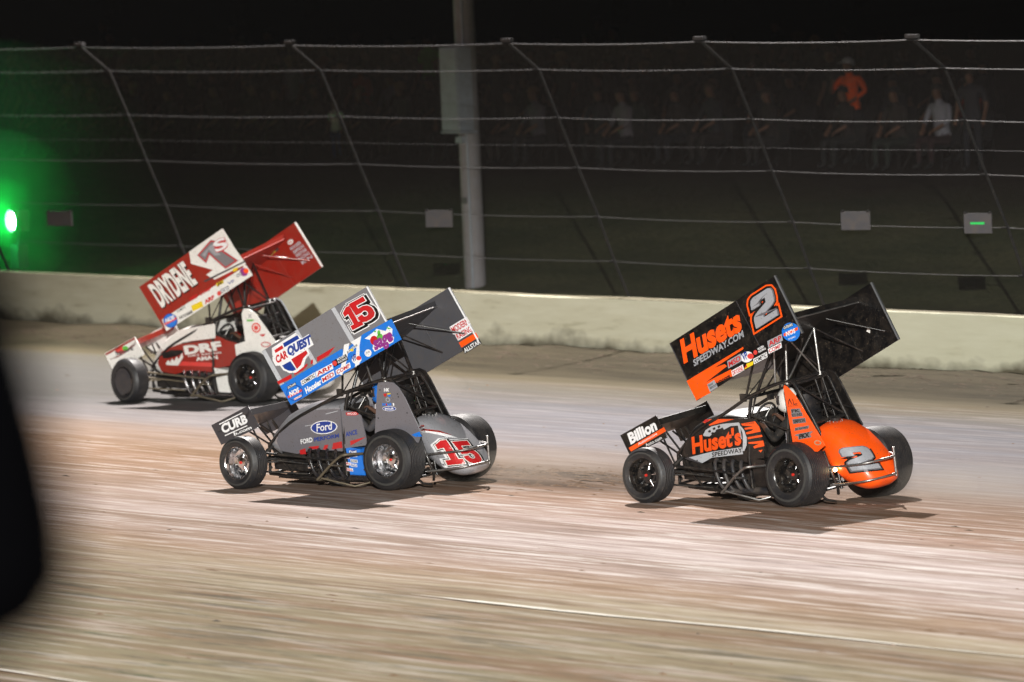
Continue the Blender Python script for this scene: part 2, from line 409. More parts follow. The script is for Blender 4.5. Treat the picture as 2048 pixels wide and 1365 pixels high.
    m.lathe([(0, .0), (0, .12), (.06, .135), (.1, .12), (.1, 0)], (1.18, .12, .02), (0, .25, 1), BLKM, 20)
    eng = built(m, 'engine')
    H = cf['hdr']
    for i in range(4):
        x = 1.47 - i * .135; p = MB()
        p.tube(sm([(x, .2, .44), (x - .01, .31, .47), (x - .05, .375, .38), (x - .10, .385, .24), (x - .17, .38, .155 - .01 * (i % 2)), (x - .30, .37, .135 - .01 * (i % 2)), (.78, .365, .13 + .03 * (i % 2))], 4), .024, H, 10)
        p.xf(B).build('header_pipe', eng)
    p = MB(); p.tube([(.82, .365, .145), (.6, .37, .14), (.35, .39, .13)], .04, H, 12); p.xf(B).build('exhaust_collector', eng)
    m = MB(); m.prism([(.88, .345, .52), (.66, .345, .49), (.62, .345, .15), (.84, .345, .15)], (0, -.15, 0), P(cf['oil']))
    oil = Face(m, [(885, 830), (1030, 830), (885, 1130)], [(.885, .345, .52), (.69, .345, .49), (.885, .345, .20)], (0, 1, 0))
    if cf['key'] == '15':
        for i, (x0, y0, x1, y1, t, bg, fg) in enumerate([(930, 890, 1010, 870, 'Fuel', 'navy', 'white'), (930, 935, 1010, 915, 'Tech', 'white', 'navy'), (940, 990, 1010, 985, 'SCORE', 'white', 'black'), (885, 960, 925, 955, 'RACE', 'white', 'red'),
                                                       (885, 1035, 930, 1030, 'PRO', 'white', 'red'), (940, 1040, 1000, 1035, 'EAGLE', 'white', 'navy'), (885, 1100, 950, 1095, 'BELL', 'white', 'red')]):
            oil.badge(t, (x0, y0), (x1, y1), (x0, y0 - 26), bg, fg)
    built(m, 'oil_tank')
    # hood side panels, hood crown, cockpit panels
    hz = cf['hood']
    side = [(1.96, .56), (1.87, .72), (1.67, .84), (1.49, .93), (1.2, .965), (.925, .975), (.915, .94), (.94, .46), (1.36, .475), (1.65, .41), (1.9, .44)]
    yy = lambda x: .335 - (x - .93) * .11
    side = [(x + .7 * max(0, .335 - yy(x)), z) for x, z in side]
    m = MB(); m.prism([(x, yy(x), z) for x, z in side], (0, -.02, 0), cf['hoodm']); cf['hoodgfx'](m, yy)
    hood_side = built(m, 'hood_side_panel')
    m = MB(); m.prism([(x, -yy(x), z) for x, z in side], (0, .02, 0), cf['hoodm']); built(m, 'hood_side_panel')
    m = MB(); rings = []
    for x, zc, zs in ((2.14, .66, .52), (2.0, .78, .60), (1.87, .88, .70), (1.67, .97, .82), (1.49, 1.02, .91), (1.2, 1.05, .95), (.93, 1.055 + hz, .965)):
        y = yy(x) if x < 1.9 else yy(1.9) - (x - 1.9) * .35
        rings.append([(x, y * math.cos(t), zs + (zc - zs + hz) * (max(0, math.sin(t)) ** .6)) for t in [math.pi * i / 14 for i in range(15)]] + [(x, -y * .9, zs - .03), (x, y * .9, zs - .03)])
    m.loft(rings, cf['crownm']); built(m, 'hood')
    m = MB(); m.prism([(2.2, .13, .5), (2.05, .2, .63), (1.96, .22, .56), (1.96, .22, .44), (2.0, .18, .4)], (0, -.01, 0), cf['crownm']); m.prism([(2.2, -.13, .5), (2.05, -.2, .63), (1.96, -.22, .56), (1.96, -.22, .44), (2.0, -.18, .4)], (0, .01, 0), cf['crownm'])
    built(m, 'nose_panel')
    ck = cf['cockpit']
    cky = cf.get('cky', .35); m = MB(); m.prism([(x, cky, z) for x, z in ck], (0, -.012, 0), cf['cockm']); cf['cockgfx'](m); built(m, 'cockpit_panel')
    m = MB(); m.prism([(x, -.35, z) for x, z in ck], (0, .012, 0), cf['cockm']); built(m, 'cockpit_panel')
    # arm guard (left) and tall right side panel
    m = MB(); ag = cf['arm']; m.prism([(x, .48, z) for x, z in ag], (0, -.014, 0), cf['armm'], BLK)
    m.tube([(x, .473, z) for x, z in ag[:-2]], .008, cf['armm'], 6)
    cf['armgfx'](m); built(m, 'arm_guard')
    m = MB(); ar = [(.64, 1.12), (.58, 1.30), (.38, 1.33), (.30, 1.30), (.24, 1.22), (-.04, .70), (.60, .66)]
    m.prism([(x, -.60, z + ct * .6) for x, z in ar], (0, .014, 0), cf['rsail']); m.tube([(x, -.593, z + ct * .6) for x, z in ar[1:6]], .012, cf['rsailedge'], 6)
    for x in (.1, .3): m.tube([(x, -.58, 1.15 - (x < .2) * .2), (x, -.33, 1.05)], .01, T)
    built(m, 'right_side_panel')
    # seat, steering wheel, dash
    m = MB(); rings = []
    for z, x0, hw in ((.22, .12, .2), (.5, .08, .22), (.85, .05, .24), (1.0, .04, .21), (1.14, .03, .16), (1.22, .03, .12)):
        x0 += .14; rings.append([(x0 + .10, -hw, z), (x0, -hw * .8, z), (x0 - .03, 0, z), (x0, hw * .8, z), (x0 + .10, hw, z), (x0 + .04, hw * .82, z), (x0 + .03, 0, z), (x0 + .04, -hw * .82, z)])
    m.loft(rings, SEATM); m.box((.26, 0, .25), (.32, .36, .06), SEATM); built(m, 'seat')
    m = MB(); cc = Vector((.90, 0, .93)); u1 = Vector((0, 1, 0)); u2 = Vector((-.35, 0, .94))
    m.tube([cc + (u1 * math.cos(t) + u2 * math.sin(t)) * .17 for t in [2 * math.pi * i / 24 for i in range(25)]], .014, SEATM, 8, False)
    for t in (0, 2.1, 4.2): m.tube([cc, cc + (u1 * math.cos(t) + u2 * math.sin(t)) * .17], .01, STL, 6)
    m.tube([cc, cc + Vector((.3, 0, -.1))], .015, STL, 8); built(m, 'steering_wheel')
    m = MB(); m.box((.95, 0, .93), (.05, .5, .14), BLKM); m.lathe([(0, .04), (.02, .04), (.021, 0)], (.925, .12, .95), (-1, 0, 0), STL, 14); m.lathe([(0, .035), (.02, .035), (.021, 0)], (.925, .2, .9), (-1, 0, 0), STL, 14)
    built(m, 'dashboard')
    # fuel tank (tail)
    m = MB(); rings = []
    prof = ((-.06, .74, .30, .845, .255), (-.16, .50, .20, .88, .285), (-.30, .32, .15, .845, .305), (-.45, .22, .13, .765, .315), (-.58, .17, .13, .665, .31), (-.70, .15, .145, .55, .295), (-.79, .16, .165, .44, .265), (-.86, .20, .21, .34, .20), (-.885, .25, .26, .29, .10))
    for x, z0, _, z1, hw in prof:
        z1 = z0 + (z1 - z0) * ts; zc = (z0 + z1) / 2; hh = (z1 - z0) / 2; rg = []
        for i in range(28):
            t = 2 * math.pi * i / 28; cc_, ss_ = math.cos(t), math.sin(t)
            rg.append((x, hw * math.copysign(abs(cc_) ** .62, cc_), zc + hh * math.copysign(abs(ss_) ** .72, ss_)))
        rings.append(rg)
    m.loft(rings, cf['tailm'])
    bv = [v.copy() for v in m.v]; bvh = BVHTree.FromPolygons(bv, [f for f in m.f])
    dirn = Vector((.78, -.60, -.16)).normalized()
    fc = MB(); cf['tailgfx'](fc)
    # drape the marks on the tail
    bm = bmesh.new(); vs = [bm.verts.new(v) for v in fc.v]; fm = []
    for f, mi in zip(fc.f, fc.mi):
        try: q = bm.faces.new([vs[i] for i in f]); q.material_index = mi
        except ValueError: pass
    for _ in range(3):
        eds = [e for e in bm.edges if e.calc_length() > .05]
        if eds: bmesh.ops.subdivide_edges(bm, edges=eds, cuts=1, use_grid_fill=False)
        bmesh.ops.triangulate(bm, faces=bm.faces)
    bm.verts.ensure_lookup_table()
    for v in bm.verts:
        lay = .0
        hit = bvh.ray_cast(v.co - dirn * 1.0, dirn)
        lift = .004 + (v.co.dot(dirn) - fc.v[0].dot(dirn)) * 0
        if hit[0] is not None:
            nn = hit[1] if hit[1].dot(dirn) < 0 else -hit[1]
            v.co = hit[0] - dirn * (.003 + 0)
    nv = []; bm.verts.index_update()
    # per-material lift so stacked marks do not touch
    for f in bm.faces:
        o = f.material_index
        m.add([v.co - dirn * .0022 * (o + 1) for v in f.verts], [tuple(range(len(f.verts)))], fc.ms[o])
    bm.free()
    m.lathe([(0, .06), (.03, .06), (.035, .05), (.035, 0)], (-.17, 0, .50 + (.88 - .50) * ts), (-.15, 0, 1), BLKM, 20)
    for i in range(12):
        t = 2 * math.pi * i / 12; m.lathe([(0, .008), (.012, .008), (.012, 0)], (-.17 + .085 * math.cos(t), .085 * math.sin(t), .50 + (.88 - .50) * ts - .004 - .02 * abs(math.cos(t))), (0, 0, 1), STL, 6)
    built(m, 'fuel_tank')
    # rear bumper
    m = MB(); bt = cf['bump']
    for z0, z1 in ((.44, .50), (.235, .30)):
        m.tube(sm([(-.34, .37, z0), (-.70, .345, (z0 + z1) / 2), (-.88, .27, z1 - .01), (-.945, .0, z1), (-.90, -.12, z1), (-.65, -.31, z1 - .01), (-.42, -.34, z0 + .01)], 5), .013, bt, 8)
    m.tube([(-.925, -.10, .27), (-.925, -.10, .60)], .014, bt, 8)
    m.tube([(-.26, .34, .62), (-.34, .36, .44), (-.42, .34, .2), (-.36, .28, .12)], .018, T); m.tube([(-.28, -.30, .62), (-.36, -.30, .43), (-.42, -.30, .2), (-.36, -.28, .12)], .018, T)
    built(m, 'rear_bumper')
    # nerf bars
    nb = cf['nerf']
    for s in (1, -1):
        m = MB(); y = .58 * s
        m.tube(sm([(.62, .36 * s, .44), (.70, y, .46), (.80, y, .43), (.95, y, .33), (1.13, y, .18), (1.17, y * .98, .15), (1.13, .42 * s, .14)], 4), .016, nb, 8)
        m.tube([(1.10, y, .17), (.62, y * .95, .075), (.50, .36 * s, .10)], .012, nb, 8)
        m.tube([(.93, y, .33), (.97, .34 * s, .28)], .012, nb, 8)
        built(m, 'nerf_bar')
    # front axle, steering and suspension rods
    m = MB(); m.tube([(WB, -.66, .325), (WB, .70, .325)], .03, BLKM, 12)
    for s in (1, -1):
        m.tube([(WB, s * .64, .20), (WB, s * .64, .46)], .022, STL, 10); m.tube([(WB, s * .62, .325), (WB, s * .72, .325)], .05, BLKM, 14)
        m.tube([(WB + .01, s * .45, .30), (WB - .05, s * .20, .48)], .024, BLKM, 10)
    m.tube([(WB - .12, -.6, .33), (WB - .12, .62, .33)], .012, STL, 8)
    m.build('front_axle', root)
    for z0, x1, z1, y0, y1 in ((.43, 1.02, .33, .50, .43), (.36, 1.55, .27, .50, .27), (.20, 1.55, .15, .52, .27), (.30, 1.75, .30, .5, .22)):
        for s in (1, -1): m = MB(); m.tube([(WB, s * y0, z0), (x1, s * y1, z1)], .011 if z0 < .4 else .014, cf['rod'], 8); m.build('radius_rod', root)
    m = MB(); m.tube([(0, -.80, .39), (0, .60, .36)], .04, BLKM, 12); m.lathe([(-.12, 0), (-.12, .06), (-.05, .13), (.05, .13), (.12, .06), (.12, 0)], (0, -.02, .37), (0, 1, 0), BLKM, 20)
    for s in (1, -1):
        m.tube([(0, s * .45, .33), (.62, s * .37, .22)], .013, STL, 8); m.tube([(0, s * .45, .42), (.5, s * .37, .36)], .013, STL, 8)
        m.tube([(-.06, s * .42, .30), (-.12, s * .33, .72)], .03, BLKM, 12); m.lathe([(0, .11), (.012, .11), (.012, .03)], (0, s * .36, .37), (0, 1, 0), STL, 24)
    m.build('rear_axle', root)
    m = MB(); m.tube([(-.02, .50, .30), (-.30, .42, .07), (-.42, .40, .055)], .016, T, 8); m.tube([(-.1, .40, .3), (-.36, .29, .30)], .012, STL, 8); m.build('jacobs_ladder', root)
    if cf.get('lit_spot'):  # glowing bead added for a bright spot of unclear source
        m = MB(); m.lathe([(0, 0), (.0, .03), (.03, .032)], (-.37, .38, .41), (1, .2, 0), BLKM, 14)
        m.lathe([(-.022, 0), (-.016, .016), (0, .023), (.016, .016), (.022, 0)], (-.41, .385, .41), (1, .2, 0), glow('lit_spot_bead', (1, .72, .38), 30), 14); m.build('rear_lit_spot', root)
    # nose wing
    nz = cf['nose']; NP = [(2.89, .76), (2.31, 1.00), (2.15, .75), (2.75, .53)]
    NB = lambda p: Vector((p[0], p[1], p[2] + nz[0] + (.42 - p[1]) / .84 * nz[1]))
    m = MB(); sec = []
    for k in range(9):
        t = k / 8; x = 2.80 - t * .50; z = .69 + .02 * t + .23 * t ** 1.5; sec.append((x, z))
    for k in range(9)[::-1]:
        t = k / 8; x = 2.80 - t * .50; z = .675 + .21 * t ** 1.5; sec.append((x, z))
    m.prism([(x, -.43, z) for x, z in sec], (0, .86, 0), cf['nwm'])
    m.box((2.30, 0, .935), (.012, .86, .05), cf['nwm'])
    for s in (1, -1):
        m.tube([(2.62, s * .16, .70), (2.24, s * .14, .50)], .012, T); m.tube([(2.42, s * .16, .76), (2.18, s * .14, .50)], .012, T); m.tube([(2.5, s * .16, .74), (2.21, s * .14, .2)], .011, T)
    nw = m.xf(NB).build('nose_wing', root)
    for s in (1, -1):
        m = MB(); m.prism([(x, s * .43, z) for x, z in NP], (0, -s * .012, 0), cf['nwp'] if s > 0 else cf['nwp2'])
        m.tube([(x, s * .43, z) for x, z in NP + NP[:1]], .005, cf['nwedge'], 5)
        if s > 0: cf['nosegfx'](m, NP)
        m.xf(NB).build('side_panel', nw)
    # top wing
    pit, rol, cx, cy, cz = cf['wing']
    Ff = Vector((1, 0, 0)); Rr = Vector((0, -1, 0)); Z = Vector((0, 0, 1))
    R1 = Rr * math.cos(rol) - Z * math.sin(rol); Z1 = Z * math.cos(rol) + Rr * math.sin(rol)
    F1 = Ff * math.cos(pit) - Z1 * math.sin(pit); Z2 = Z1 * math.cos(pit) + Ff * math.sin(pit)
    ctr = Vector((cx, -cy, cz))
    def W(a_, b_, e_): return ctr + F1 * (a_ * WL / 2 + e_ * SK / 2) + R1 * b_ * WSPAN / 2 + Z2 * e_ * WH / 2
    def Wq(a_, b_, t_): return W(1 - 2 * (1 - a_), b_, 1 - 2 * t_)       # a_: 0 rear..1 front, t_: 0 top..1 bottom
    m = MB(); up = []; lo = []
    for k in range(15):
        q = k / 14; a_ = .165 + .79 * q; t_ = .385 + .21 * q ** 1.2 + .03 * math.sin(math.pi * q)
        th = .045 * math.sin(math.pi * min(1, q * 1.0 + .05)) ** .7 + .012
        up.append((a_, t_)); lo.append((a_, t_ + th))
    sec = up + lo[::-1]
    Ws = lambda a_, b_, t_: Wq(a_, b_, t_ - b_ * .245)       # the centre foil meets the left board low and the right board high
    def span(sec, mat):
        A_ = [Ws(a_, -.985, t_) for a_, t_ in sec]; B_ = [Ws(a_, .985, t_) for a_, t_ in sec]; n__ = len(sec); tr = tess(A_)
        m.add(A_, tr, mat); m.add(B_, [t[::-1] for t in tr], mat); m.add(A_ + B_, [(i, (i + 1) % n__, n__ + (i + 1) % n__, n__ + i) for i in range(n__)], mat)
    span(sec, cf['wingm'])
    span([(.165, .39), (.155, .31), (.165, .31), (.18, .39)], cf['wingm'])
    m.tube([Ws(.163, -.98, .40), Ws(.163, .98, .40)], .010, cf['wedge'], 6)
    tw = m.build('top_wing', root)
    for s in (-1, 1):
        m = MB(); cs_ = [W(1, s, 1), W(1, s, -1), W(-1, s, -1), W(-1, s, 1)]
        m.prism(cs_, -R1 * s * .012, cf['wpan'] if s < 0 else cf['wpan2'])
        m.prism([W(-1, s, 1) + R1 * s * .004, W(-.975, s, 1) + R1 * s * .004, W(-.975, s, -1) + R1 * s * .004, W(-1, s, -1) + R1 * s * .004], -R1 * s * .022, cf['redge'])
        m.prism([W(1, s, 1) + R1 * s * .003, W(.985, s, 1) + R1 * s * .003, W(.985, s, -1) + R1 * s * .003, W(1, s, -1) + R1 * s * .003], -R1 * s * .020, cf['fedge'])
        for aa in (-.33, .33):                                           # stiffening ribs inside
            m.tube([W(aa, s, 1) - R1 * s * .016, W(aa, s, -1) - R1 * s * .016], .008, cf['wpan2'], 6)
        for k in range(9):
            for e_ in (-.9, -.3):
                m.lathe([(0, .006), (.003, .005), (.003, 0)], W(-.9 + k * .22, s, e_), R1 * s, cf['rivet'], 6)
        if s < 0: cf['winggfx'](m, [W(1, -1, 1), W(1, -1, -1), W(-1, -1, 1)], -R1)
        else: cf['wing2gfx'](m, W, -R1)
        m.build('side_panel', tw)
    m = MB(); pt = cf['post']
    cA = [B((.24, s * .28, 1.32 + ct)) for s in (1, -1)]; cB = [B((.90, s * .29, 1.16 + ct * .5)) for s in (1, -1)]
    tA = [Ws(.36, -.34, .50), Ws(.36, .34, .50)]; tB = [Ws(.68, -.34, .58), Ws(.68, .34, .58)]
    for i in (0, 1):
        m.tube([cA[i], tA[i]], .014, pt); m.tube([cB[i], tB[i]], .014, T); m.tube([cB[i] + Vector((-.16, 0, .03)), tA[i].lerp(tB[i], .35)], .019, T)
        m.lathe([(-.02, .0), (-.02, .03), (.03, .03), (.03, 0)], cA[i], Z, STL, 10)
    m.tube([cA[0], tA[1]], .010, pt); m.tube([cA[1], tA[0]], .010, pt)
    m.tube([cB[0], tB[0].lerp(tB[1], .9)], .008, T); m.tube([cB[0].lerp(cB[1], .5), tA[0].lerp(tA[1], .5)], .010, T)
    m.tube([tA[1], Wq(.30, .97, .86)], .010, cf['brace']); m.tube([Ws(.28, .45, .45), Wq(.07, .97, .78)], .010, cf['brace'])
    
    m.tube([Ws(.60, .45, .58), Wq(.62, .97, .9)], .010, cf['brace'])
    m.tube([Ws(.50, -.3, .56), B((.5, .2, 1.28 + ct))], .012, STL)
    m.build('wing_post', tw)
    # driver
    helm(cf, root, B)
    return root

def helm(cf, root, B):
    J = dict(pelvis=(.38, 0, .36), waist=(.38, 0, .52), chest=(.40, 0, .78), neck=(.46, 0, 1.0), head=(.50, 0, 1.13), face=(1, 0, -.05),
             shoulder_l=(.42, .18, .90), elbow_l=(.58, .24, .70), wrist_l=(.80, .17, .88), shoulder_r=(.42, -.18, .90), elbow_r=(.58, -.24, .70), wrist_r=(.80, -.17, .88), up_l=(-.3, 0, 1), up_r=(-.3, 0, 1),
             hip_l=(.30, .11, .34), knee_l=(.74, .16, .50), ankle_l=(1.1, .12, .24), toe_l=(1.16, .12, .32), hip_r=(.30, -.11, .34), knee_r=(.74, -.16, .50), ankle_r=(1.1, -.12, .24), toe_r=(1.16, -.12, .32))
    me = body_mesh('driver', {k: (v if k.startswith(('face', 'up')) else tuple(B(v))) for k, v in J.items()})
    suit = paint('racing_suit_' + cf['suit'], hexc(C[cf['suit']]), rough=.75, dust=.3)
    me.materials.clear(); me.materials.append(suit); me.materials.append(GLV); me.materials.append(paint('shoe_black', hexc('101010'), rough=.6))
    for p in me.polygons:
        c = p.center
        p.material_index = 1 if c.x > .72 and c.z > .75 else (2 if c.x > 1.06 else 0)
    mw = Matrix.Translation(cf['loc']) @ Matrix.Rotation(math.pi - cf['yaw'], 4, 'Z')
    o = bpy.data.objects.new('person', me); COL.objects.link(o); o.matrix_world = mw
    o['label'] = cf['plabel']; o['category'] = 'person'; o['group'] = 'drivers strapped in the sprint cars'
    h = MB(); rings = []; c0 = Vector((.505, 0, 1.13))
    for k in range(13):
        t = math.pi * k / 12; z = .145 * math.cos(t); rr_ = math.sin(t) ** .75
        rings.append([(c0.x + (.15 if math.cos(q) > 0 else .135) * rr_ * math.cos(q) + (.02 if k > 7 and math.cos(q) > 0 else 0), .125 * rr_ * math.sin(q), c0.z + z) for q in [2 * math.pi * i / 24 for i in range(24)]])
    h.loft(rings, paint('helmet_' + cf['helmet'], hexc(C[cf['helmet']]), rough=.15, coat=.8, dust=.1), False)
    v = MB(); rr = []
    for z in (-.035, .0, .035, .07):
        rr.append([(c0.x + .158 * math.cos(q) * (1 - z * z * 8), .134 * math.sin(q), c0.z + z) for q in [R(-75 + 150 * i / 12) for i in range(13)]])
    v.loft(rr, paint('visor_smoke', hexc('141418'), rough=.08, coat=1, dust=.02), False)
    ho = h.xf(B).build('helmet', o); v.v = [B(p) for p in v.v]; v.build('visor', ho)

# ------------------------------------------------------------------ the three cars: paint and marks
def XF(px, pz, y, off=0.0):
    """three marks with their (x, z) on a side panel lying at y (number or function)"""
    f = y if callable(y) else (lambda x: y)
    return px, [(x, f(x), z + off) for x, z in pz]
def seal(F, c, rx, ry, body, tb, fg='white', rim='white', ang=-.5, m='navy', l=3):
    F.disc(c, rx * 1.12, ry * 1.12, rim, l, ang); F.disc(c, rx, ry, m, l + 1, ang); F.text(body, *tb, fg, l + 2, .03)
def hoodface(m, yy, px, pz, off):
    pts = []
    for x, z in pz:
        y0 = yy(x); x2 = x + .7 * max(0, .335 - y0); pts.append((x2, yy(x2), z + off))
    return Face(m, px, pts, (.11, 1, 0))

# --- orange and black car, number 2
def wing_2(m, p3, n):
    F = Face(m, [(32, 740), (325, 1335), (1075, 35)], p3, n)
    F.poly([(220, 1132), (545, 925), (780, 775), (783, 797), (500, 992), (600, 955), (625, 975), (415, 1145), (665, 1008), (700, 1070), (530, 1150), (390, 1188), (440, 1180), (470, 1250), (325, 1332)], 'orange', 1)
    F.text('Husets', (185, 940), (765, 590), (138, 705), 'orange', 2, .045)
    F.text('SPEEDWAY.COM', (292, 980), (785, 668), (278, 912), 'lgrey', 3, .03)
    a, b, t = (905, 590), (1118, 447), (826, 290)
    F.glyph(G2, a, b, t, 'orange', 2, 40); F.glyph(G2, a, b, t, 'black', 3, 24)
    F.glyph(G2, (a[0] + 12, a[1] - 4), (b[0] + 12, b[1] - 4), (t[0] + 12, t[1] - 4), 'gun', 4, 2); F.glyph(G2, a, b, t, 'lgrey', 5, 0)
    F.poly([(848, 372), (905, 330), (968, 250), (1010, 215), (925, 300), (935, 322)], 'gun', 6); F.poly([(885, 470), (950, 430), (1105, 372), (1108, 382), (960, 452)], 'gun', 6)
    F.disc((1252, 622), 88, 98, 'blue', 3, -.4); F.poly([(1180, 640), (1318, 570), (1322, 600), (1186, 668)], 'orange', 4)
    F.text('NOS', (1210, 668), (1300, 628), (1200, 620), 'white', 5, .03); F.badge('OUTLAWS', (1183, 594), (1268, 556), (1178, 568), 'black', 'white', 4)
    F.text('RACING', (1230, 705), (1300, 675), (1226, 690), 'white', 4, .02)
    F.badge('ARP', (1040, 772), (1165, 705), (1030, 722), 'lgrey', 'red', 3); F.badge('COMP', (1045, 838), (1160, 778), (1038, 800), 'white', 'red', 3)
    F.badge('COMETIC', (900, 945), (1020, 878), (893, 905), 'white', 'black', 3); F.badge('MSD', (646, 985), (762, 915), (636, 930), 'lgrey', 'red', 3)
    F.disc((822, 880), 62, 55, 'white', 3, -.5); F.text('VP', (785, 920), (835, 890), (765, 848), 'navy', 5, .04); F.disc((858, 872), 32, 30, 'lred', 4)
    F.badge('DRYDENE', (690, 1072), (790, 1014), (678, 1028), 'white', 'red', 3)
    F.poly([(798, 1012), (885, 962), (888, 922), (822, 948)], 'yellow', 3); F.poly([(795, 1000), (828, 982), (820, 955)], 'red', 4)
    F.badge('MODERN', (932, 812), (990, 780), (924, 790), 'black', 'white', 3); F.badge('BUILDINGS', (940, 838), (1010, 800), (934, 818), 'black', 'white', 3); F.disc((905, 832), 20, 24, 'lred', 3)
    F.text('HOOSIER', (535, 1182), (675, 1102), (522, 1140), 'black', 4, .05)
    F.poly([(432, 1168), (500, 1118), (540, 1192), (462, 1245)], 'lgrey', 4); F.text('SAN', (452, 1190), (492, 1166), (442, 1170), 'black', 5); F.text('BENITO', (464, 1218), (528, 1180), (456, 1198), 'black', 5)
    F.poly([(690, 300), (696, 298), (960, 790), (954, 793)], 'dgrey', 1)
def wing2_2(m, W, n):
    c = W(-.62, 1, -.35) + n * .016; m.add([c, c + Vector((.05, 0, .02)), c + Vector((.04, 0, .06)), c + Vector((-.01, 0, .05))], [(0, 1, 2, 3)], P('cream'))
def hood_2(m, yy):
    F = hoodface(m, yy, [(130, 620), (740, 385), (740, 740)], [(1.919, .672), (1.018, .945), (.999, .559)], .025)
    F.poly([(350, 438), (385, 408), (470, 400), (700, 395), (640, 412), (425, 472)], 'orange', 1); F.poly([(352, 438), (382, 410), (430, 402), (400, 440)], 'red', 2)
    F.poly([(325, 585), (372, 520), (440, 480), (560, 450), (745, 428), (755, 445), (752, 600), (700, 640), (640, 520), (520, 500), (440, 560), (400, 590)], 'silver', 1)
    for i, (x, y) in enumerate(((395, 530), (450, 500), (505, 478), (425, 552), (480, 520), (535, 500))): F.poly([(x, y), (x + 26, y - 14), (x + 34, y + 6), (x + 8, y + 20)], 'black', 2)
    F.poly([(560, 520), (650, 470), (730, 462), (740, 640), (600, 660)], 'black', 2)
    F.text("Huset's", (190, 778), (742, 655), (206, 592), 'black', 3, .08); F.text("Huset's", (190, 778), (742, 655), (206, 592), 'orange', 4, .04)
    F.poly([(145, 822), (400, 752), (742, 690), (745, 765), (400, 815), (282, 878)], 'silver', 5); F.text('SPEEDWAY', (402, 808), (742, 742), (404, 760), 'black', 6, .02)
    F.disc((232, 850), 7, 7, 'black', 6); F.poly([(90, 835), (140, 820), (270, 880), (250, 885)], 'dgrey', 1)
def cock_2(m):
    F = Face(m, *XF([(740, 385), (740, 740), (970, 480)], [(1.018, .945), (.999, .559), (.672, .848)], .35, .025), (0, 1, 0))
    F.poly([(768, 458), (800, 505), (817, 585), (803, 668), (768, 730), (750, 725), (768, 640), (780, 540), (765, 480)], 'silver', 1)
    F.poly([(778, 438), (930, 412), (965, 470), (975, 520), (820, 552), (815, 532), (880, 512), (900, 492), (812, 502), (805, 484), (905, 464), (790, 458)], 'orange', 1)
    F.text('WICKERS', (815, 448), (920, 432), (812, 438), 'black', 2)
    F.poly([(825, 582), (980, 555), (985, 576), (825, 603)], 'orange', 1); F.poly([(825, 636), (985, 616), (990, 675), (880, 700), (870, 680), (940, 650), (825, 652)], 'orange', 1); F.poly([(920, 722), (965, 714), (940, 745)], 'orange', 1)
def arm_2(m):
    F = Face(m, *XF([(1270, 40), (1615, 680), (1295, 600)], [(.115, 1.328), (-.423, .648), (.048, .725)], .48, .065), (0, 1, 0))
    F.poly([(1290, 245), (1312, 180), (1318, 180), (1340, 245), (1332, 245), (1314, 196), (1298, 245)], 'black', 1); F.poly([(1345, 182), (1352, 182), (1356, 236), (1388, 232), (1390, 242), (1350, 246)], 'black', 1)
    F.text('RACING', (1292, 265), (1395, 258), (1291, 256), 'black', 1)
    F.badge('FK', (1320, 330), (1410, 322), (1318, 298), 'grey', 'black', 1); F.badge('ROD ENDS', (1318, 372), (1425, 362), (1316, 342), 'grey', 'black', 1)
    F.badge('SIMPSON', (1322, 444), (1448, 428), (1320, 406), 'grey', 'black', 1); F.poly([(1318, 525), (1330, 490), (1480, 465), (1474, 498)], 'grey', 1); F.text('BK RACING', (1330, 520), (1465, 496), (1332, 495), 'black', 2)
    F.poly([(1310, 570), (1340, 558), (1515, 525), (1480, 560), (1490, 590), (1345, 618), (1350, 585)], 'grey', 1); F.text('FKX', (1358, 608), (1470, 585), (1362, 560), 'black', 2, .06)
    F.disc((1545, 650), 38, 26, 'tan', 1); F.disc((1545, 650), 26, 17, 'orange', 2)
def tail_2(m):
    F = Face(m, [(760, 700), (1230, 700), (900, 970)], [(-.55, .623, .621 + .136 - .04), (-.55, -.243, .65 - .053 - .04), (-.55, .348, .296 + .076 - .04)], (-1, 0, 0), 0)
    a, b, t = (950, 925), (1188, 905), (882, 705)
    P('orange')
    F.glyph(G2, a, b, t, 'black', 1, 17); F.glyph(G2, a, b, t, 'gun', 2, 4); F.glyph(G2, (a[0] + 5, a[1] - 8), (b[0] - 5, b[1] - 8), (t[0] + 5, t[1] + 2), 'lgrey', 3, 0)
def nose_2(m, NP):
    F = Face(m, [(55, 890), (237, 785), (275, 895)], [(x, .43, z) for x, z in NP[:3]], (0, 1, 0))
    F.text('Billion', (98, 932), (236, 852), (88, 880), 'white', 2, .05); F.poly([(86, 952), (268, 842), (275, 862), (95, 970)], 'orange', 1)
    F.text('Automotive', (135, 938), (232, 880), (132, 926), 'white', 2, .01); F.text('Auto.com', (170, 945), (252, 902), (166, 930), 'white', 2, .01)
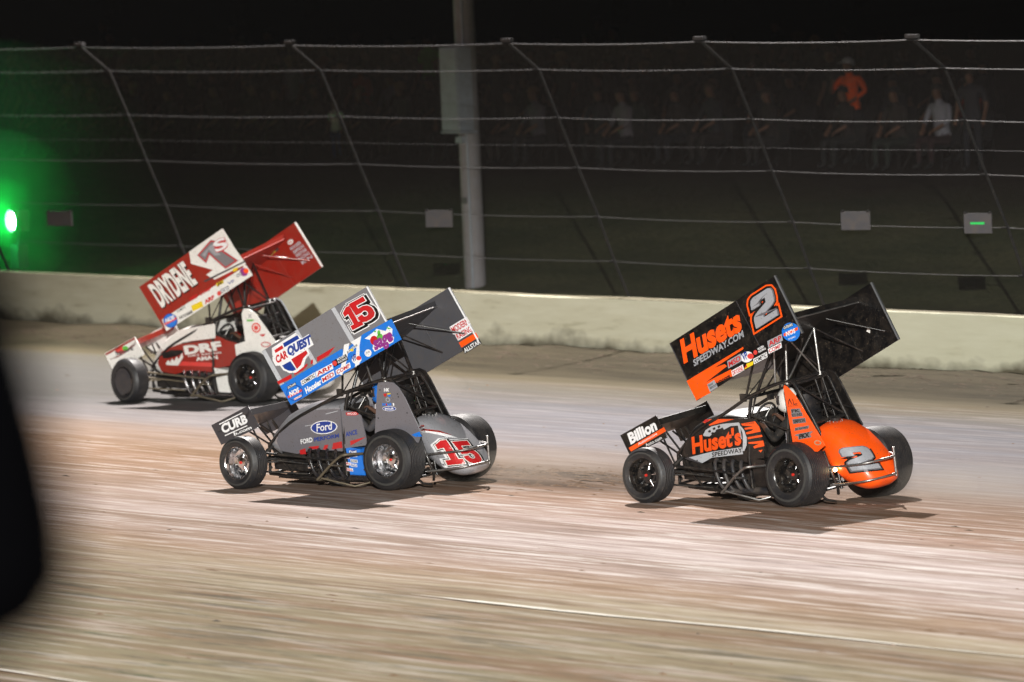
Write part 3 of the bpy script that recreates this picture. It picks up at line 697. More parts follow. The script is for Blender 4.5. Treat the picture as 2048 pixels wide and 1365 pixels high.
    # --- grey car, number 15
def wing_15(m, p3, n):
    F = Face(m, [(50, 745), (345, 1340), (1150, 55)], p3, n)
    for q in ([(50, 748), (88, 728), (280, 1105), (240, 1128)], [(395, 530), (430, 513), (622, 882), (585, 905)], [(775, 295), (812, 275), (1012, 645), (972, 668)]): F.poly(q, 'silver', 1)
    for q in ([(205, 1080), (355, 1000), (358, 1045), (222, 1112)], [(385, 985), (520, 885), (522, 912), (470, 965), (385, 1012)], [(560, 850), (580, 842), (580, 885), (555, 900)], [(620, 820), (812, 703), (740, 800), (622, 868)]): F.poly(q, 'red', 2)
    F.poly([(235, 1128), (880, 730), (895, 762), (1095, 578), (1390, 415), (1490, 638), (346, 1338)], 'blue', 3)
    F.poly([(903, 688), (958, 670), (930, 850), (880, 1020), (850, 1010), (880, 860)], 'white', 4); F.poly([(972, 660), (1080, 595), (1062, 700), (1058, 900), (1010, 935), (1030, 720)], 'white', 4)
    for G, a, b, t in ((G1, (985, 537), (1118, 465), (872, 312)), (G5, (1085, 470), (1250, 378), (955, 250))):
        sh = lambda p: (p[0] + 22, p[1] + 8)
        F.glyph(G, sh(a), sh(b), sh(t), 'white', 4, 30); F.glyph(G, a, b, t, 'white', 4.3, 26)
        F.glyph(G, sh(a), sh(b), sh(t), 'black', 5, 20); F.glyph(G, a, b, t, 'black', 5.3, 18); F.glyph(G, a, b, t, 'white', 6, 9); F.glyph(G, a, b, t, 'red', 7, 0)
    F.poly([(158, 712), (405, 548), (470, 612), (542, 565), (592, 682), (530, 722), (550, 780), (505, 840), (485, 920), (405, 985), (335, 988), (272, 955), (240, 905), (195, 908), (165, 850)], 'white', 4)
    F.poly([(185, 735), (265, 682), (282, 715), (196, 768)], 'red', 5); F.poly([(275, 662), (425, 575), (446, 612), (290, 706)], 'blue', 5); F.poly([(275, 662), (425, 575), (446, 612), (290, 706)], 'navy', 5.5)
    F.poly([(262, 905), (348, 858), (408, 950), (372, 968), (322, 960), (285, 938)], 'navy', 5); F.poly([(358, 838), (512, 742), (530, 775), (482, 830), (456, 902), (415, 945)], 'red', 5)
    F.text('CAR', (208, 880), (328, 810), (190, 800), 'red', 6, .05); F.text('QUEST', (328, 800), (575, 662), (312, 705), 'navy', 6, .06)
    F.disc((388, 1205), 85, 88, 'navy', 4, -.4); F.disc((388, 1205), 78, 80, 'blue', 5, -.4); F.poly([(316, 1240), (460, 1165), (464, 1190), (320, 1265)], 'lred', 6); F.text('NOS', (340, 1248), (438, 1195), (330, 1195), 'white', 7, .05)
    F.badge('OUTLAWS', (320, 1160), (402, 1118), (315, 1138), 'black', 'white', 6); F.badge('RACING', (386, 1282), (460, 1242), (382, 1268), 'white', 'red', 6)
    F.badge('COMETIC', (468, 1118), (602, 1032), (458, 1080), 'white', 'black', 4); F.badge('ARP', (622, 1028), (780, 942), (612, 985), 'white', 'red', 4)
    F.badge('MSD', (682, 1092), (798, 1022), (672, 1048), 'white', 'red', 5); F.badge('COMP', (828, 1008), (962, 930), (820, 968), 'white', 'red', 5); F.text('Hoosier', (508, 1215), (672, 1108), (490, 1155), 'white', 5, .05)
    F.poly([(775, 868), (920, 788), (945, 850), (800, 930)], 'black', 5); F.text('MODERN', (835, 862), (915, 818), (828, 838), 'white', 6); F.text('BUILDINGS', (842, 890), (935, 842), (836, 868), 'white', 6); F.disc((805, 888), 24, 28, 'lred', 6)
    F.badge('JE PISTONS', (935, 785), (1042, 700), (930, 765), 'white', 'black', 6); F.disc((985, 748), 18, 14, 'yellow', 8)
    F.disc((1030, 848), 50, 48, 'white', 5, -.5); F.disc((1052, 835), 26, 24, 'lred', 6); F.text('VP', (992, 880), (1035, 850), (975, 812), 'navy', 7, .04)
    F.disc((1148, 782), 36, 40, 'white', 5); F.text('SS', (1128, 792), (1168, 772), (1125, 775), 'grey', 6)
    F.poly([(1115, 625), (1200, 560), (1240, 520), (1330, 545), (1360, 490), (1400, 525), (1395, 600), (1415, 615), (1405, 665), (1215, 768), (1195, 735), (1200, 700), (1175, 640)], 'white', 5)
    F.disc((1212, 645), 40, 50, 'red', 6); F.disc((1272, 615), 32, 42, 'green', 6); F.disc((1262, 565), 16, 30, 'green', 6); F.disc((1325, 605), 22, 22, 'orange', 6.5); F.disc((1362, 592), 26, 26, 'red', 6)
    F.poly([(1335, 500), (1390, 520), (1360, 528)], 'green', 7); F.poly([(1205, 545), (1240, 540), (1225, 560)], 'green', 7); F.text('sage', (1218, 750), (1410, 640), (1198, 655), 'purple', 8, .05)
    for i in range(11): F.disc((285 + i * 60, 1092 - i * 37), 3, 3, 'navy', 4)
def wing2_15(m, W, n):
    F = Face(m, [(0, 0), (100, 0), (0, 100)], [W(-.70, 1, -.10), W(-.70, 1, -.10) + (W(-1, 1, 0) - W(1, 1, 0)).normalized() * .30, W(-.70, 1, -.10) + (W(0, 1, -1) - W(0, 1, 1)).normalized() * .40], n, .014)
    F.badge('MODERN', (0, 25), (90, 25), (0, 5), 'white', 'red', 2); F.badge('RACING', (5, 50), (85, 50), (5, 32), 'white', 'red', 2); F.poly([(0, 60), (95, 60), (95, 78), (0, 78)], 'orange', 2); F.badge('ALLSTAR', (3, 98), (92, 98), (3, 84), 'black', 'white', 2)
def hood_15(m, yy):
    F = hoodface(m, yy, [(130, 770), (820, 425), (830, 880)], [(1.922, .533), (.955, .921), (.939, .419)], .043)
    F.disc((650, 620), 150, 74, 'white', 1, -.13, 36); F.disc((650, 620), 139, 64, 'navy', 2, -.13, 36); F.text('Ford', (566, 668), (738, 640), (572, 585), 'white', 3, .02)
    F.text('FORD', (378, 812), (512, 782), (376, 762), 'white', 2, .03); F.text('PERFORM', (530, 780), (808, 726), (530, 738), 'navy', 2, .03)
    for q in ([(355, 880), (422, 858), (424, 922), (358, 926)], [(458, 842), (580, 825), (562, 858), (470, 868)], [(640, 817), (680, 810), (662, 864), (616, 866)], [(736, 792), (833, 770), (835, 842), (716, 862)]): F.poly(q, 'red', 1)
    F.poly([(440, 608), (600, 580), (598, 585), (440, 614)], 'silver', 1); F.poly([(680, 470), (820, 432), (822, 438), (684, 477)], 'silver', 1)
def cock_15(m):
    F = Face(m, *XF([(860, 440), (1090, 740), (850, 790)], [(.86, .905), (.539, .577), (.873, .52)], .35, .045), (0, 1, 0))
    F.text('ANCE', (862, 718), (992, 688), (862, 668), 'navy', 2, .03); F.poly([(905, 768), (1082, 720), (1040, 745), (905, 818)], 'red', 1)
    F.poly([(885, 452), (1000, 445), (1025, 470), (1000, 484), (890, 484)], 'red', 1); F.text('WOOD', (900, 478), (1005, 474), (900, 456), 'white', 2)
    F.disc((1022, 794), 5, 6, 'black', 1)
def arm_15(m):
    F = Face(m, *XF([(1300, 125), (1560, 300), (1195, 690)], [(.173, 1.254), (-.186, 1.064), (.317, .634)], .48, .069), (0, 1, 0))
    F.text('HK', (1340, 226), (1400, 224), (1345, 188), 'white', 1, .04); F.poly([(1330, 250), (1370, 245), (1360, 280), (1340, 282)], 'red', 1); F.poly([(1370, 246), (1415, 244), (1405, 255), (1375, 258)], 'yellow', 1); F.poly([(1375, 262), (1412, 260), (1405, 282), (1385, 282)], 'blue', 1)
    F.disc((1375, 315), 25, 25, 'lgrey', 1); F.disc((1375, 315), 14, 14, 'gun', 2)
    F.text('M bil', (1312, 380), (1408, 378), (1312, 353), 'blue', 1, .05); F.disc((1355, 370), 9, 10, 'red', 2); F.text('1', (1425, 380), (1440, 380), (1425, 352), 'white', 1, .05)
    F.disc((1383, 413), 75, 27, 'white', 1); F.disc((1383, 413), 70, 22, 'navy', 2); F.text('ENGLER', (1335, 424), (1432, 422), (1335, 404), 'white', 3, .04)
    for c in ((1298, 208), (1485, 252), (1492, 284), (1572, 460), (1252, 518)): F.disc(c, 7, 8, 'black', 1)
    F.poly([(1600, 700), (1690, 665), (1712, 720), (1640, 722)], 'blue', 2)
def tail_15(m):
    F = Face(m, [(560, 930), (1060, 940), (620, 1120)], [(-.55, .437, .419 + .063), (-.55, -.436, .401 - .063), (-.55, .332, .219 + .048)], (-1, 0, 0), 0)
    F.poly([(430, 645), (520, 652), (640, 692), (795, 778), (690, 758), (560, 695)], 'white', 1); F.poly([(400, 622), (450, 620), (640, 678), (745, 740), (640, 700), (470, 645)], 'redp', 2)
    for G, a, b, t in ((G1, (645, 1087), (802, 1083), (562, 795)), (G5, (815, 1088), (985, 1078), (712, 818))):
        F.glyph(G, a, b, t, 'white', 1, 26)
    for G, a, b, t in ((G1, (645, 1087), (802, 1083), (562, 795)), (G5, (815, 1088), (985, 1078), (712, 818))):
        F.glyph(G, (a[0] + 8, a[1]), (b[0] + 8, b[1]), (t[0] + 8, t[1]), 'black', 2, 18)
    for G, a, b, t in ((G1, (645, 1087), (802, 1083), (562, 795)), (G5, (815, 1088), (985, 1078), (712, 818))):
        F.glyph(G, a, b, t, 'cream', 3, 8)
    for G, a, b, t in ((G1, (645, 1087), (802, 1083), (562, 795)), (G5, (815, 1088), (985, 1078), (712, 818))):
        F.glyph(G, a, b, t, 'red', 4, 0)
def nose_15(m, NP):
    F = Face(m, [(61, 860), (270, 745), (330, 865)], [(x, .43, z) for x, z in NP[:3]], (0, 1, 0))
    F.text('CURB', (124, 905), (268, 838), (110, 856), 'white', 1, .05); F.text('b.com', (188, 918), (288, 876), (184, 900), 'white', 1, .03)
    F.poly([(104, 850), (236, 781), (238, 786), (106, 856)], 'white', 1); F.poly([(134, 916), (262, 856), (264, 861), (136, 922)], 'white', 1)
# --- red and white car, number 1s
def wing_1(m, p3, n):
    F = Face(m, [(283, 500), (455, 775), (803, 122)], p3, n)
    F.poly([(598, 270), (800, 124), (955, 338), (760, 440), (705, 412), (748, 380), (610, 345)], 'cream', 1)
    F.poly([(428, 700), (958, 345), (998, 405), (457, 772)], 'cream', 2); F.poly([(690, 450), (945, 318), (950, 326), (700, 458)], 'dgrey', 2)
    F.text('DRYDENE', (428, 622), (652, 460), (338, 492), 'black', 3, .07); F.text('DRYDENE', (425, 620), (650, 458), (336, 490), 'cream', 4, .04)
    G = [(665, 290), (738, 205), (775, 212), (782, 250), (888, 318), (828, 358), (722, 268), (702, 322)]
    F.poly(G, 'lgrey', 3, 12); F.poly(G, 'red', 4, 9); F.poly(G, 'grey', 5, 1); F.poly([(680, 288), (738, 222), (765, 232), (768, 258), (800, 285), (760, 290), (722, 252), (700, 300)], 'lgrey', 6)
    F.text('S', (768, 272), (850, 228), (740, 208), 'red', 7, .09); F.text('S', (770, 270), (848, 228), (742, 210), 'white', 8, .03)
    F.disc((483, 705), 45, 45, 'navy', 3); F.disc((483, 705), 40, 40, 'blue', 4); F.poly([(445, 720), (520, 680), (522, 695), (448, 736)], 'lred', 5); F.text('NOS', (455, 722), (510, 692), (450, 695), 'white', 6, .05)
    F.poly([(612, 608), (678, 576), (690, 610), (624, 642)], 'yellow', 3); F.text('ARP', (700, 595), (762, 556), (692, 572), 'red', 3, .06); F.text('MSD', (608, 580), (655, 552), (602, 558), 'red', 3, .05); F.text('COMP', (668, 545), (740, 502), (664, 526), 'red', 3, .03)
    F.text('HOOSIER', (540, 695), (625, 650), (536, 678), 'black', 3, .04); F.text('COMETIC', (525, 655), (580, 622), (522, 640), 'black', 3)
    F.disc((788, 525), 13, 15, 'lred', 3); F.badge('MODERN', (802, 522), (848, 495), (798, 505), 'gun', 'white', 3); F.badge('JE', (775, 480), (815, 458), (772, 466), 'yellow', 'black', 3); F.text('SIMPSON', (830, 430), (865, 405), (825, 412), 'red', 3)
    F.text('VP', (845, 470), (885, 450), (840, 455), 'navy', 3); F.disc((942, 388), 26, 26, 'purple', 3); F.disc((955, 380), 16, 16, 'orange', 4); F.poly([(870, 372), (905, 358), (900, 378), (876, 390)], 'yellow', 3); F.badge('NGK', (900, 420), (930, 402), (896, 408), 'gun', 'white', 3)
def wing2_1(m, W, n):
    F = Face(m, [(0, 0), (100, 0), (0, 100)], [W(-.60, 1, .55), W(-.60, 1, .55) + (W(-1, 1, 0) - W(1, 1, 0)).normalized() * .34, W(-.60, 1, .55) + (W(0, 1, -1) - W(0, 1, 1)).normalized() * .40], n, .014)
    F.disc((30, 8), 16, 9, 'cream', 2); F.text('FK', (20, 12), (40, 12), (20, 5), 'red', 3)
    for i, t in enumerate(('HOOSIER', 'SIMPSON', 'FIRESTONE', 'RACING', 'K N')): F.text(t, (10 + i * 3, 36 + i * 17), (75 + i * 3, 36 + i * 17), (10 + i * 3, 24 + i * 17), 'silver', 2, .03)
    F2 = Face(m, [(0, 0), (100, 0), (0, 100)], [W(-.02, 1, .62), W(-.45, 1, .62), W(-.02, 1, .40)], n, .014); F2.poly([(0, 90), (100, 60), (95, 0), (10, 40)], 'dgrey', 2); F2.text('LUCAS', (18, 78), (80, 58), (18, 45), 'yellow', 3, .04)
def hood_1(m, yy):
    F = hoodface(m, yy, [(430, 880), (800, 800), (760, 990)], [(1.881, .751), (.782, .934), (.923, .508)], .03)
    F.text('DRF', (592, 915), (838, 876), (584, 862), 'cream', 2, .06); F.text('DIRT RACING', (612, 932), (832, 902), (610, 920), 'cream', 2); F.text('AMAN', (662, 956), (806, 938), (658, 932), 'cream', 2, .05)
    F.poly([(440, 918), (500, 890), (575, 888), (585, 902), (545, 925), (475, 945), (445, 945)], 'black', 2)
    F.poly([(460, 978), (478, 955), (490, 970), (505, 945), (518, 962), (535, 930), (548, 948), (575, 905), (578, 935), (540, 990), (465, 988)], 'cream', 2)
    F.poly([(440, 862), (560, 762), (800, 712), (806, 720), (800, 805), (640, 828), (560, 850), (450, 895)], 'cream', 1); F.poly([(580, 840), (800, 812), (800, 818), (575, 848)], 'black', 2)
    F.poly([(540, 990), (570, 962), (770, 965), (768, 992)], 'lred', 1)
def cock_1(m): pass
def arm_1(m):
    F = Face(m, *XF([(975, 640), (1170, 830), (985, 840)], [(.125, 1.302), (-.416, .88), (.121, .857)], .48, .05), (0, 1, 0))
    F.disc((1058, 742), 29, 32, 'lred', 1); F.disc((1058, 742), 20, 22, 'cream', 2); F.disc((1058, 742), 14, 15, 'lred', 3); F.disc((1112, 850), 32, 17, 'red', 1); F.disc((1112, 850), 25, 11, 'cream', 2); F.poly([(1075, 785), (1115, 782), (1100, 800), (1088, 798)], 'red', 1)
    F.poly([(1000, 690), (1045, 688), (1040, 700), (1003, 702)], 'green', 1); F.text('X', (1010, 680), (1035, 678), (1010, 655), 'grey', 1)
def tail_1(m):
    F = Face(m, [(0, 0), (10, 0), (0, 10)], [(-.5, 0, .5), (-.5, -.05, .5), (-.5, 0, .45)], (-1, 0, 0), 0); F.poly([(0, 0), (10, 0), (10, 10), (0, 10)], 'red', 1)
def nose_1(m, NP):
    F = Face(m, [(85, 920), (275, 810), (320, 930)], [(x, .43, z) for x, z in NP[:3]], (0, 1, 0))
    F.poly([(85, 918), (275, 808), (280, 822), (92, 932)], 'redp', 1); F.disc((180, 895), 30, 26, 'lred', 1); F.disc((212, 885), 18, 16, 'green', 2); F.text('Sport', (150, 930), (262, 895), (145, 905), 'dgrey', 2, .04)

common = dict(rivet=BLKM)
CAR2 = dict(common, key='2', loc=(3.5621, 89.8303, 0), yaw=.7832, steer=-.10, wing=(.4562, .1136, .5033, -.1512, 1.8381), broll=-6, dz=.04, cage=.07, tail=1.09, hood=-.03, net=True, suit='black', helmet='cream',
    frim=BLKW, rrim=BLKW, lip=BLKW, body='black', tube=BLK, hoodm=P('black'), crownm=P('black'), cockm=P('black'), armm=P('orange'), tailm=P('orange'), rsail=P('black'), rsailedge=BLK,
    hdr=paint('header_dull', hexc('26262a'), rough=.4, dust=.4), oil='black', bump=STL, nerf=STL, rod=BLKM, nwm=P('black'), nwp=P('black'), nwp2=P('black'), nwedge=BLK, wingm=P('black'), wedge=STL, wpan=P('black'), wpan2=P('black'),
    redge=paint('bare_edge_trim', hexc('8f9296'), rough=.3, metal=.6), fedge=P('dgrey'), post=STL, brace=BLK, winggfx=wing_2, wing2gfx=wing2_2, hoodgfx=hood_2, cockgfx=cock_2, armgfx=arm_2, tailgfx=tail_2, nosegfx=nose_2, lit_spot=True,
    arm=[(.115, 1.36), (.10, 1.392), (.06, 1.37), (-.05, 1.27), (-.423, .713), (-.30, .64), (.06, .64)], cockpit=[(.915, .975), (.72, .975), (.68, .93), (.64, .66), (.66, .52), (.915, .50)],
    label='orange and black sprint car with silver number 2 on its tail, rightmost', plabel='driver in a pale helmet and black suit sitting in the orange and black sprint car')
CAR15 = dict(common, key='15', loc=(-1.1198, 94.8923, 0), yaw=.6413, steer=.08, wing=(.4508, .0744, .7649, .0538, 1.6757), broll=-4, dz=0, cage=0, tail=1.0, hood=0, net=False, suit='dgrey', helmet='blue',
    frim=CHR, rrim=CHR, lip=CHR, body='gun', tube=BLK, hoodm=paint('gunmetal_pearl', hexc('75737a'), rough=.35, metal=.2, coat=.3, dust=.12), crownm=paint('pearl_silver', hexc('b4b4ba'), rough=.28, metal=.45, coat=.4, dust=.12), cockm=paint('gunmetal_pearl', hexc('5a585d')), armm=paint('gunmetal_pearl', hexc('5a585d')),
    tailm=paint('pearl_silver', hexc('8a898f')), rsail=P('black'), rsailedge=BLK, hdr=HDR, oil='blue', bump=STL, nerf=BRS, rod=BLKM, nwm=P('dgrey'), nwp=P('dgrey'), nwp2=P('dgrey'), nwedge=P('dgrey'),
    wingm=paint('wing_dark_aluminium', hexc('3e3e42'), rough=.35, metal=.3, dust=.2), wedge=STL, wpan=P('grey'), wpan2=paint('wing_grey_inside', hexc('55555a'), rough=.3, metal=.3, dust=.2), redge=P('white'), fedge=P('silver'), post=BLK, brace=BLK,
    winggfx=wing_15, wing2gfx=wing2_15, hoodgfx=hood_15, cockgfx=cock_15, armgfx=arm_15, tailgfx=tail_15, nosegfx=nose_15,
    arm=[(.215, 1.275), (.19, 1.318), (.08, 1.325), (-.03, 1.315), (-.10, 1.262), (-.186, 1.133), (-.385, .705), (-.33, .60), (.33, .60)], cockpit=[(.895, .955), (.86, .96), (.68, .945), (.60, .90), (.55, .62), (.56, .54), (.895, .50)],
    label='grey sprint car with red number 15 and blue wing band, middle of three', plabel='driver in a blue helmet and dark suit sitting in the grey number 15 sprint car')
CAR1 = dict(common, cky=.33, key='1s', loc=(-3.3022, 112.1058, 0), yaw=.6672, steer=.197, wing=(.4771, .0011, .8256, .0042, 1.7523), broll=-6, dz=0, cage=.05, tail=1.0, hood=.05, net=False, suit='black', helmet='black',
    frim=paint('wheel_cover_dark', hexc('2c2d33'), rough=.35, dust=.3), fcover=True, rrim=BLKW, lip=BLKW, body='redp', tube=BLK, hoodm=P('redp'), crownm=P('cream'), cockm=P('redp'), armm=P('cream'), tailm=P('cream'), rsail=P('black'), rsailedge=P('silver'),
    hdr=CHR, oil='cream', bump=STL, nerf=BRS, rod=BRS, nwm=P('redp'), nwp=P('cream'), nwp2=P('cream'), nwedge=P('cream'), wingm=P('redp'), wedge=P('redp'), wpan=P('redp'), wpan2=P('redp'), redge=P('cream'), fedge=P('redp'), post=BLK, brace=P('redp'),
    winggfx=wing_1, wing2gfx=wing2_1, hoodgfx=hood_1, cockgfx=cock_1, armgfx=arm_1, tailgfx=tail_1, nosegfx=nose_1,
    arm=[(.14, 1.31), (.11, 1.37), (.02, 1.386), (-.03, 1.37), (-.10, 1.33), (-.416, .93), (-.42, .66), (.33, .66), (.33, .88), (.13, .93)], cockpit=[(.92, 1.0), (.80, 1.0), (.62, .92), (.36, .86), (.34, .70), (.60, .55), (.92, .50)],
    label='red and white sprint car with a silver number 1s, farthest back near the wall', plabel='driver in a black helmet and suit sitting in the red and white sprint car')
CAR2['nose'] = (-.02, .10); CAR15['nose'] = (-.02, .05); CAR1['nose'] = (-.08, .166)
for cf_ in (CAR2, CAR15, CAR1): make_car(cf_)

#ENV
# ------------------------------------------------------------------ ground: one sheet in track coordinates (x along the wall, -y across to it)
TROT = math.atan2(TV.y, TV.x)
def hsh(a, b):
    v = math.sin(a * 127.1 + b * 311.7) * 43758.5453; return v - math.floor(v)
def vn(x, y):
    i, j = math.floor(x), math.floor(y); f, g = x - i, y - j; f = f * f * (3 - 2 * f); g = g * g * (3 - 2 * g)
    return (hsh(i, j) * (1 - f) + hsh(i + 1, j) * f) * (1 - g) + (hsh(i, j + 1) * (1 - f) + hsh(i + 1, j + 1) * f) * g
def frange(a, b, d):
    out = []; x = a
    while x < b - 1e-6: out.append(x); x += d
    return out
def sheet(name, ns, tsl, hf, mat, **props):
    vs = [(t, -n, hf(t, n)) for n in ns for t in tsl]; W_ = len(tsl)
    fs = [(i * W_ + j, i * W_ + j + 1, (i + 1) * W_ + j + 1, (i + 1) * W_ + j) for i in range(len(ns) - 1) for j in range(W_ - 1)]
    me = bpy.data.meshes.new(name); me.from_pydata(vs, [], fs); me.materials.append(mat)
    for p in me.polygons: p.use_smooth = True
    bm = bmesh.new(); bm.from_mesh(me); bmesh.ops.recalc_face_normals(bm, faces=bm.faces)
    if bm.faces[0].normal.z < 0: bmesh.ops.reverse_faces(bm, faces=bm.faces)
    bm.to_mesh(me); bm.free()
    o = bpy.data.objects.new(name, me); COL.objects.link(o); o.rotation_euler = (0, 0, TROT)
    for k, v in props.items(): o[k] = v
    return o
def stretch_noise(k, tc, sx, sy, scale=1.0, detail=5, rough=.6, off=0):
    mp = k.n('ShaderNodeMapping'); mp.inputs['Scale'].default_value = (sx, sy, 1); mp.inputs['Location'].default_value = (off, off * 1.7, 0)
    k.l(tc, mp.inputs['Vector'])
    nz = k.n('ShaderNodeTexNoise'); nz.inputs['Scale'].default_value = scale; nz.inputs['Detail'].default_value = detail; nz.inputs['Roughness'].default_value = rough
    k.l(mp.outputs[0], nz.inputs['Vector']); return nz.outputs['Fac']
def mathn(k, op, a, b=None, clamp=False):
    m = k.n('ShaderNodeMath', operation=op); m.use_clamp = clamp
    for i, x in enumerate((a, b)):
        if x is None: continue
        if isinstance(x, (int, float)): m.inputs[i].default_value = x
        else: k.l(x, m.inputs[i])
    return m.outputs[0]
def mixc(k, fac, a, b, mode='MIX'):
    m = k.n('ShaderNodeMix', data_type='RGBA'); m.blend_type = mode
    for i, x in ((0, fac), (6, a), (7, b)):
        s_ = m.inputs[i]
        if isinstance(x, (int, float)): s_.default_value = x
        elif isinstance(x, tuple): s_.default_value = x + (1,) if len(x) == 3 else x
        else: k.l(x, s_)
    return m.outputs[2]
def mixf(k, f, a, b):
    m = k.n('ShaderNodeMix', data_type='FLOAT')
    for i, x in ((0, f), (2, a), (3, b)): k.l(x, m.inputs[i])
    return m.outputs[0]
def mapr(k, x, a, b, c=0., d=1.):
    m = k.n('ShaderNodeMapRange'); m.inputs[1].default_value = a; m.inputs[2].default_value = b; m.inputs[3].default_value = c; m.inputs[4].default_value = d
    k.l(x, m.inputs[0]); return m.outputs[0]

k = NT('dirt_track'); tc = k.n('ShaderNodeTexCoord').outputs['Object']
sx_ = k.n('ShaderNodeSeparateXYZ'); k.l(tc, sx_.inputs[0])
n_ = mathn(k, 'MULTIPLY', sx_.outputs['Y'], -1)
big = stretch_noise(k, tc, .045, .30, 1, 3, .55)
big2 = stretch_noise(k, tc, .11, 1.1, 1, 4, .6, 7)
nd = mathn(k, 'ADD', n_, mathn(k, 'MULTIPLY', mathn(k, 'SUBTRACT', big, .5), 3.0))
nd = mathn(k, 'ADD', nd, mathn(k, 'MULTIPLY', mathn(k, 'SUBTRACT', big2, .5), 1.3))
N0, N1 = 33., 63.
cr = k.n('ShaderNodeValToRGB'); k.l(mapr(k, mixf(k, mapr(k, n_, 57, 58.5), nd, n_), N0, N1), cr.inputs[0])
A = lambda n: (n - N0) / (N1 - N0)
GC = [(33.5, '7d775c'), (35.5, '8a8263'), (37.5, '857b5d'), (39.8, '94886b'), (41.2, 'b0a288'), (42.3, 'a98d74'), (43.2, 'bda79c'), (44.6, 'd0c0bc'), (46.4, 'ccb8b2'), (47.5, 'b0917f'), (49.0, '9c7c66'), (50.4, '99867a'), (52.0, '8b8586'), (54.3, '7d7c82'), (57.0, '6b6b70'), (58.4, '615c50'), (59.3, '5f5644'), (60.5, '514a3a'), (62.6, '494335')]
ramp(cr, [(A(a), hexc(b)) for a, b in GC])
st1 = stretch_noise(k, tc, .17, 2.4, 1, 7, .68, 3); st2 = stretch_noise(k, tc, .34, 6., 1, 7, .72, 11); st3 = stretch_noise(k, tc, .06, 1.2, 1, 7, .66, 23)
grit = stretch_noise(k, tc, 1.3, 18., 1, 5, .75, 5)
c = mixc(k, mathn(k, 'MULTIPLY', mapr(k, st1, .42, .74, 0, .55), mapr(k, n_, 50, 52.5, 1, .3)), cr.outputs[0], hexc('8a6a4c'))
c = mixc(k, mathn(k, 'MULTIPLY', mapr(k, st3, .47, .60, 0, .9), mathn(k, 'MULTIPLY', mapr(k, n_, 43, 41, .55, 1), mapr(k, n_, 50, 52.5, 1, .15))), c, hexc('7e6042'))
c = mixc(k, mathn(k, 'MULTIPLY', mapr(k, stretch_noise(k, tc, .35, 3.6, 1, 6, .7, 57), .53, .62, 0, .85), mapr(k, n_, 41.5, 39.5, 0, 1)), c, hexc('57503a'))
c = mixc(k, mathn(k, 'MULTIPLY', mapr(k, st3, .62, .70, 0, .5), mapr(k, n_, 41.5, 39., 0, 1), True), c, hexc('5b5636'))
inb = mathn(k, 'MULTIPLY', mapr(k, n_, 41, 44, .30, .9), mapr(k, nd, 50.5, 47.5, .13, 1))
c = mixc(k, mathn(k, 'MULTIPLY', mapr(k, st2, .50, .62, 0, 1.0), inb), c, hexc('ece4e0'))
wst = stretch_noise(k, tc, .30, 4.5, 1, 6, .7, 31)
c = mixc(k, mathn(k, 'MULTIPLY', mapr(k, wst, .66, .70, 0, .55), mathn(k, 'MULTIPLY', mapr(k, nd, 52, 54, 0, 1), mapr(k, nd, 58, 57, 0, 1))), c, hexc('f2f0ee'))
c = mixc(k, mathn(k, 'MULTIPLY', mapr(k, st2, .47, .33, 0, .6), mapr(k, n_, 50, 52, 1, .4)), c, hexc('5e4836'))
c = mixc(k, mapr(k, grit, .55, .8, 0, .25), c, hexc('6a5640'))
warm = mapr(k, sx_.outputs['X'], 72, 92, 0, .75)  # browner dirt to the left, with shade painted into its colour
left_shade_near = mathn(k, 'MULTIPLY', warm, mathn(k, 'MULTIPLY', mapr(k, n_, 52, 46, 0, 1), 1.0))
c = mixc(k, left_shade_near, c, hexc('866c50'))
left_shade_far = mathn(k, 'MULTIPLY', mapr(k, mathn(k, 'ADD', sx_.outputs['X'], mathn(k, 'MULTIPLY', big2, 10)), 94, 108, 0, .85), mapr(k, n_, 50, 54, 0, 1))  # left end of the upper lane painted darker, imitating weaker light
c = mixc(k, left_shade_far, c, hexc('56544f'))
green = mathn(k, 'MULTIPLY', mapr(k, stretch_noise(k, tc, .5, 4, 1, 4, .6, 41), .60, .66, 0, .7), mapr(k, n_, 38.2, 36.5, 0, 1))
c = mixc(k, green, c, hexc('3f4a22'))
pt_ = mathn(k, 'MULTIPLY', mathn(k, 'MULTIPLY', mapr(k, sx_.outputs['X'], 77, 79.5), mapr(k, sx_.outputs['X'], 86, 83)), mathn(k, 'MULTIPLY', mapr(k, nd, 48.2, 49.2), mapr(k, nd, 51.2, 50.2)))
c = mixc(k, mathn(k, 'MULTIPLY', pt_, mapr(k, st1, .35, .55, .4, 1)), c, hexc('513c29'))
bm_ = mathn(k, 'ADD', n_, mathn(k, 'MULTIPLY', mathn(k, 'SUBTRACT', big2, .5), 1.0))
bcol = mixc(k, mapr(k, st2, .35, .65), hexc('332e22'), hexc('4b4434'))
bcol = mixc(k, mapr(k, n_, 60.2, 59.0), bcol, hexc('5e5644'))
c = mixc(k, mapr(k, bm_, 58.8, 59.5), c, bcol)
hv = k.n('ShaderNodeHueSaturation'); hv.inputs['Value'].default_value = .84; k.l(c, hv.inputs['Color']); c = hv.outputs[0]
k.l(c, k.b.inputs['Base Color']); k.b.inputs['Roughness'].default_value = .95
k.b.inputs['Specular IOR Level'].default_value = .15
bmp = k.n('ShaderNodeBump'); bmp.inputs['Strength'].default_value = .8; bmp.inputs['Distance'].default_value = .03
hh = mathn(k, 'ADD', mathn(k, 'MULTIPLY', st2, .7), mathn(k, 'ADD', mathn(k, 'MULTIPLY', st1, .8), mathn(k, 'MULTIPLY', grit, .35)))
k.l(hh, bmp.inputs['Height']); k.l(bmp.outputs[0], k.b.inputs['Normal'])
TRACK = k.m
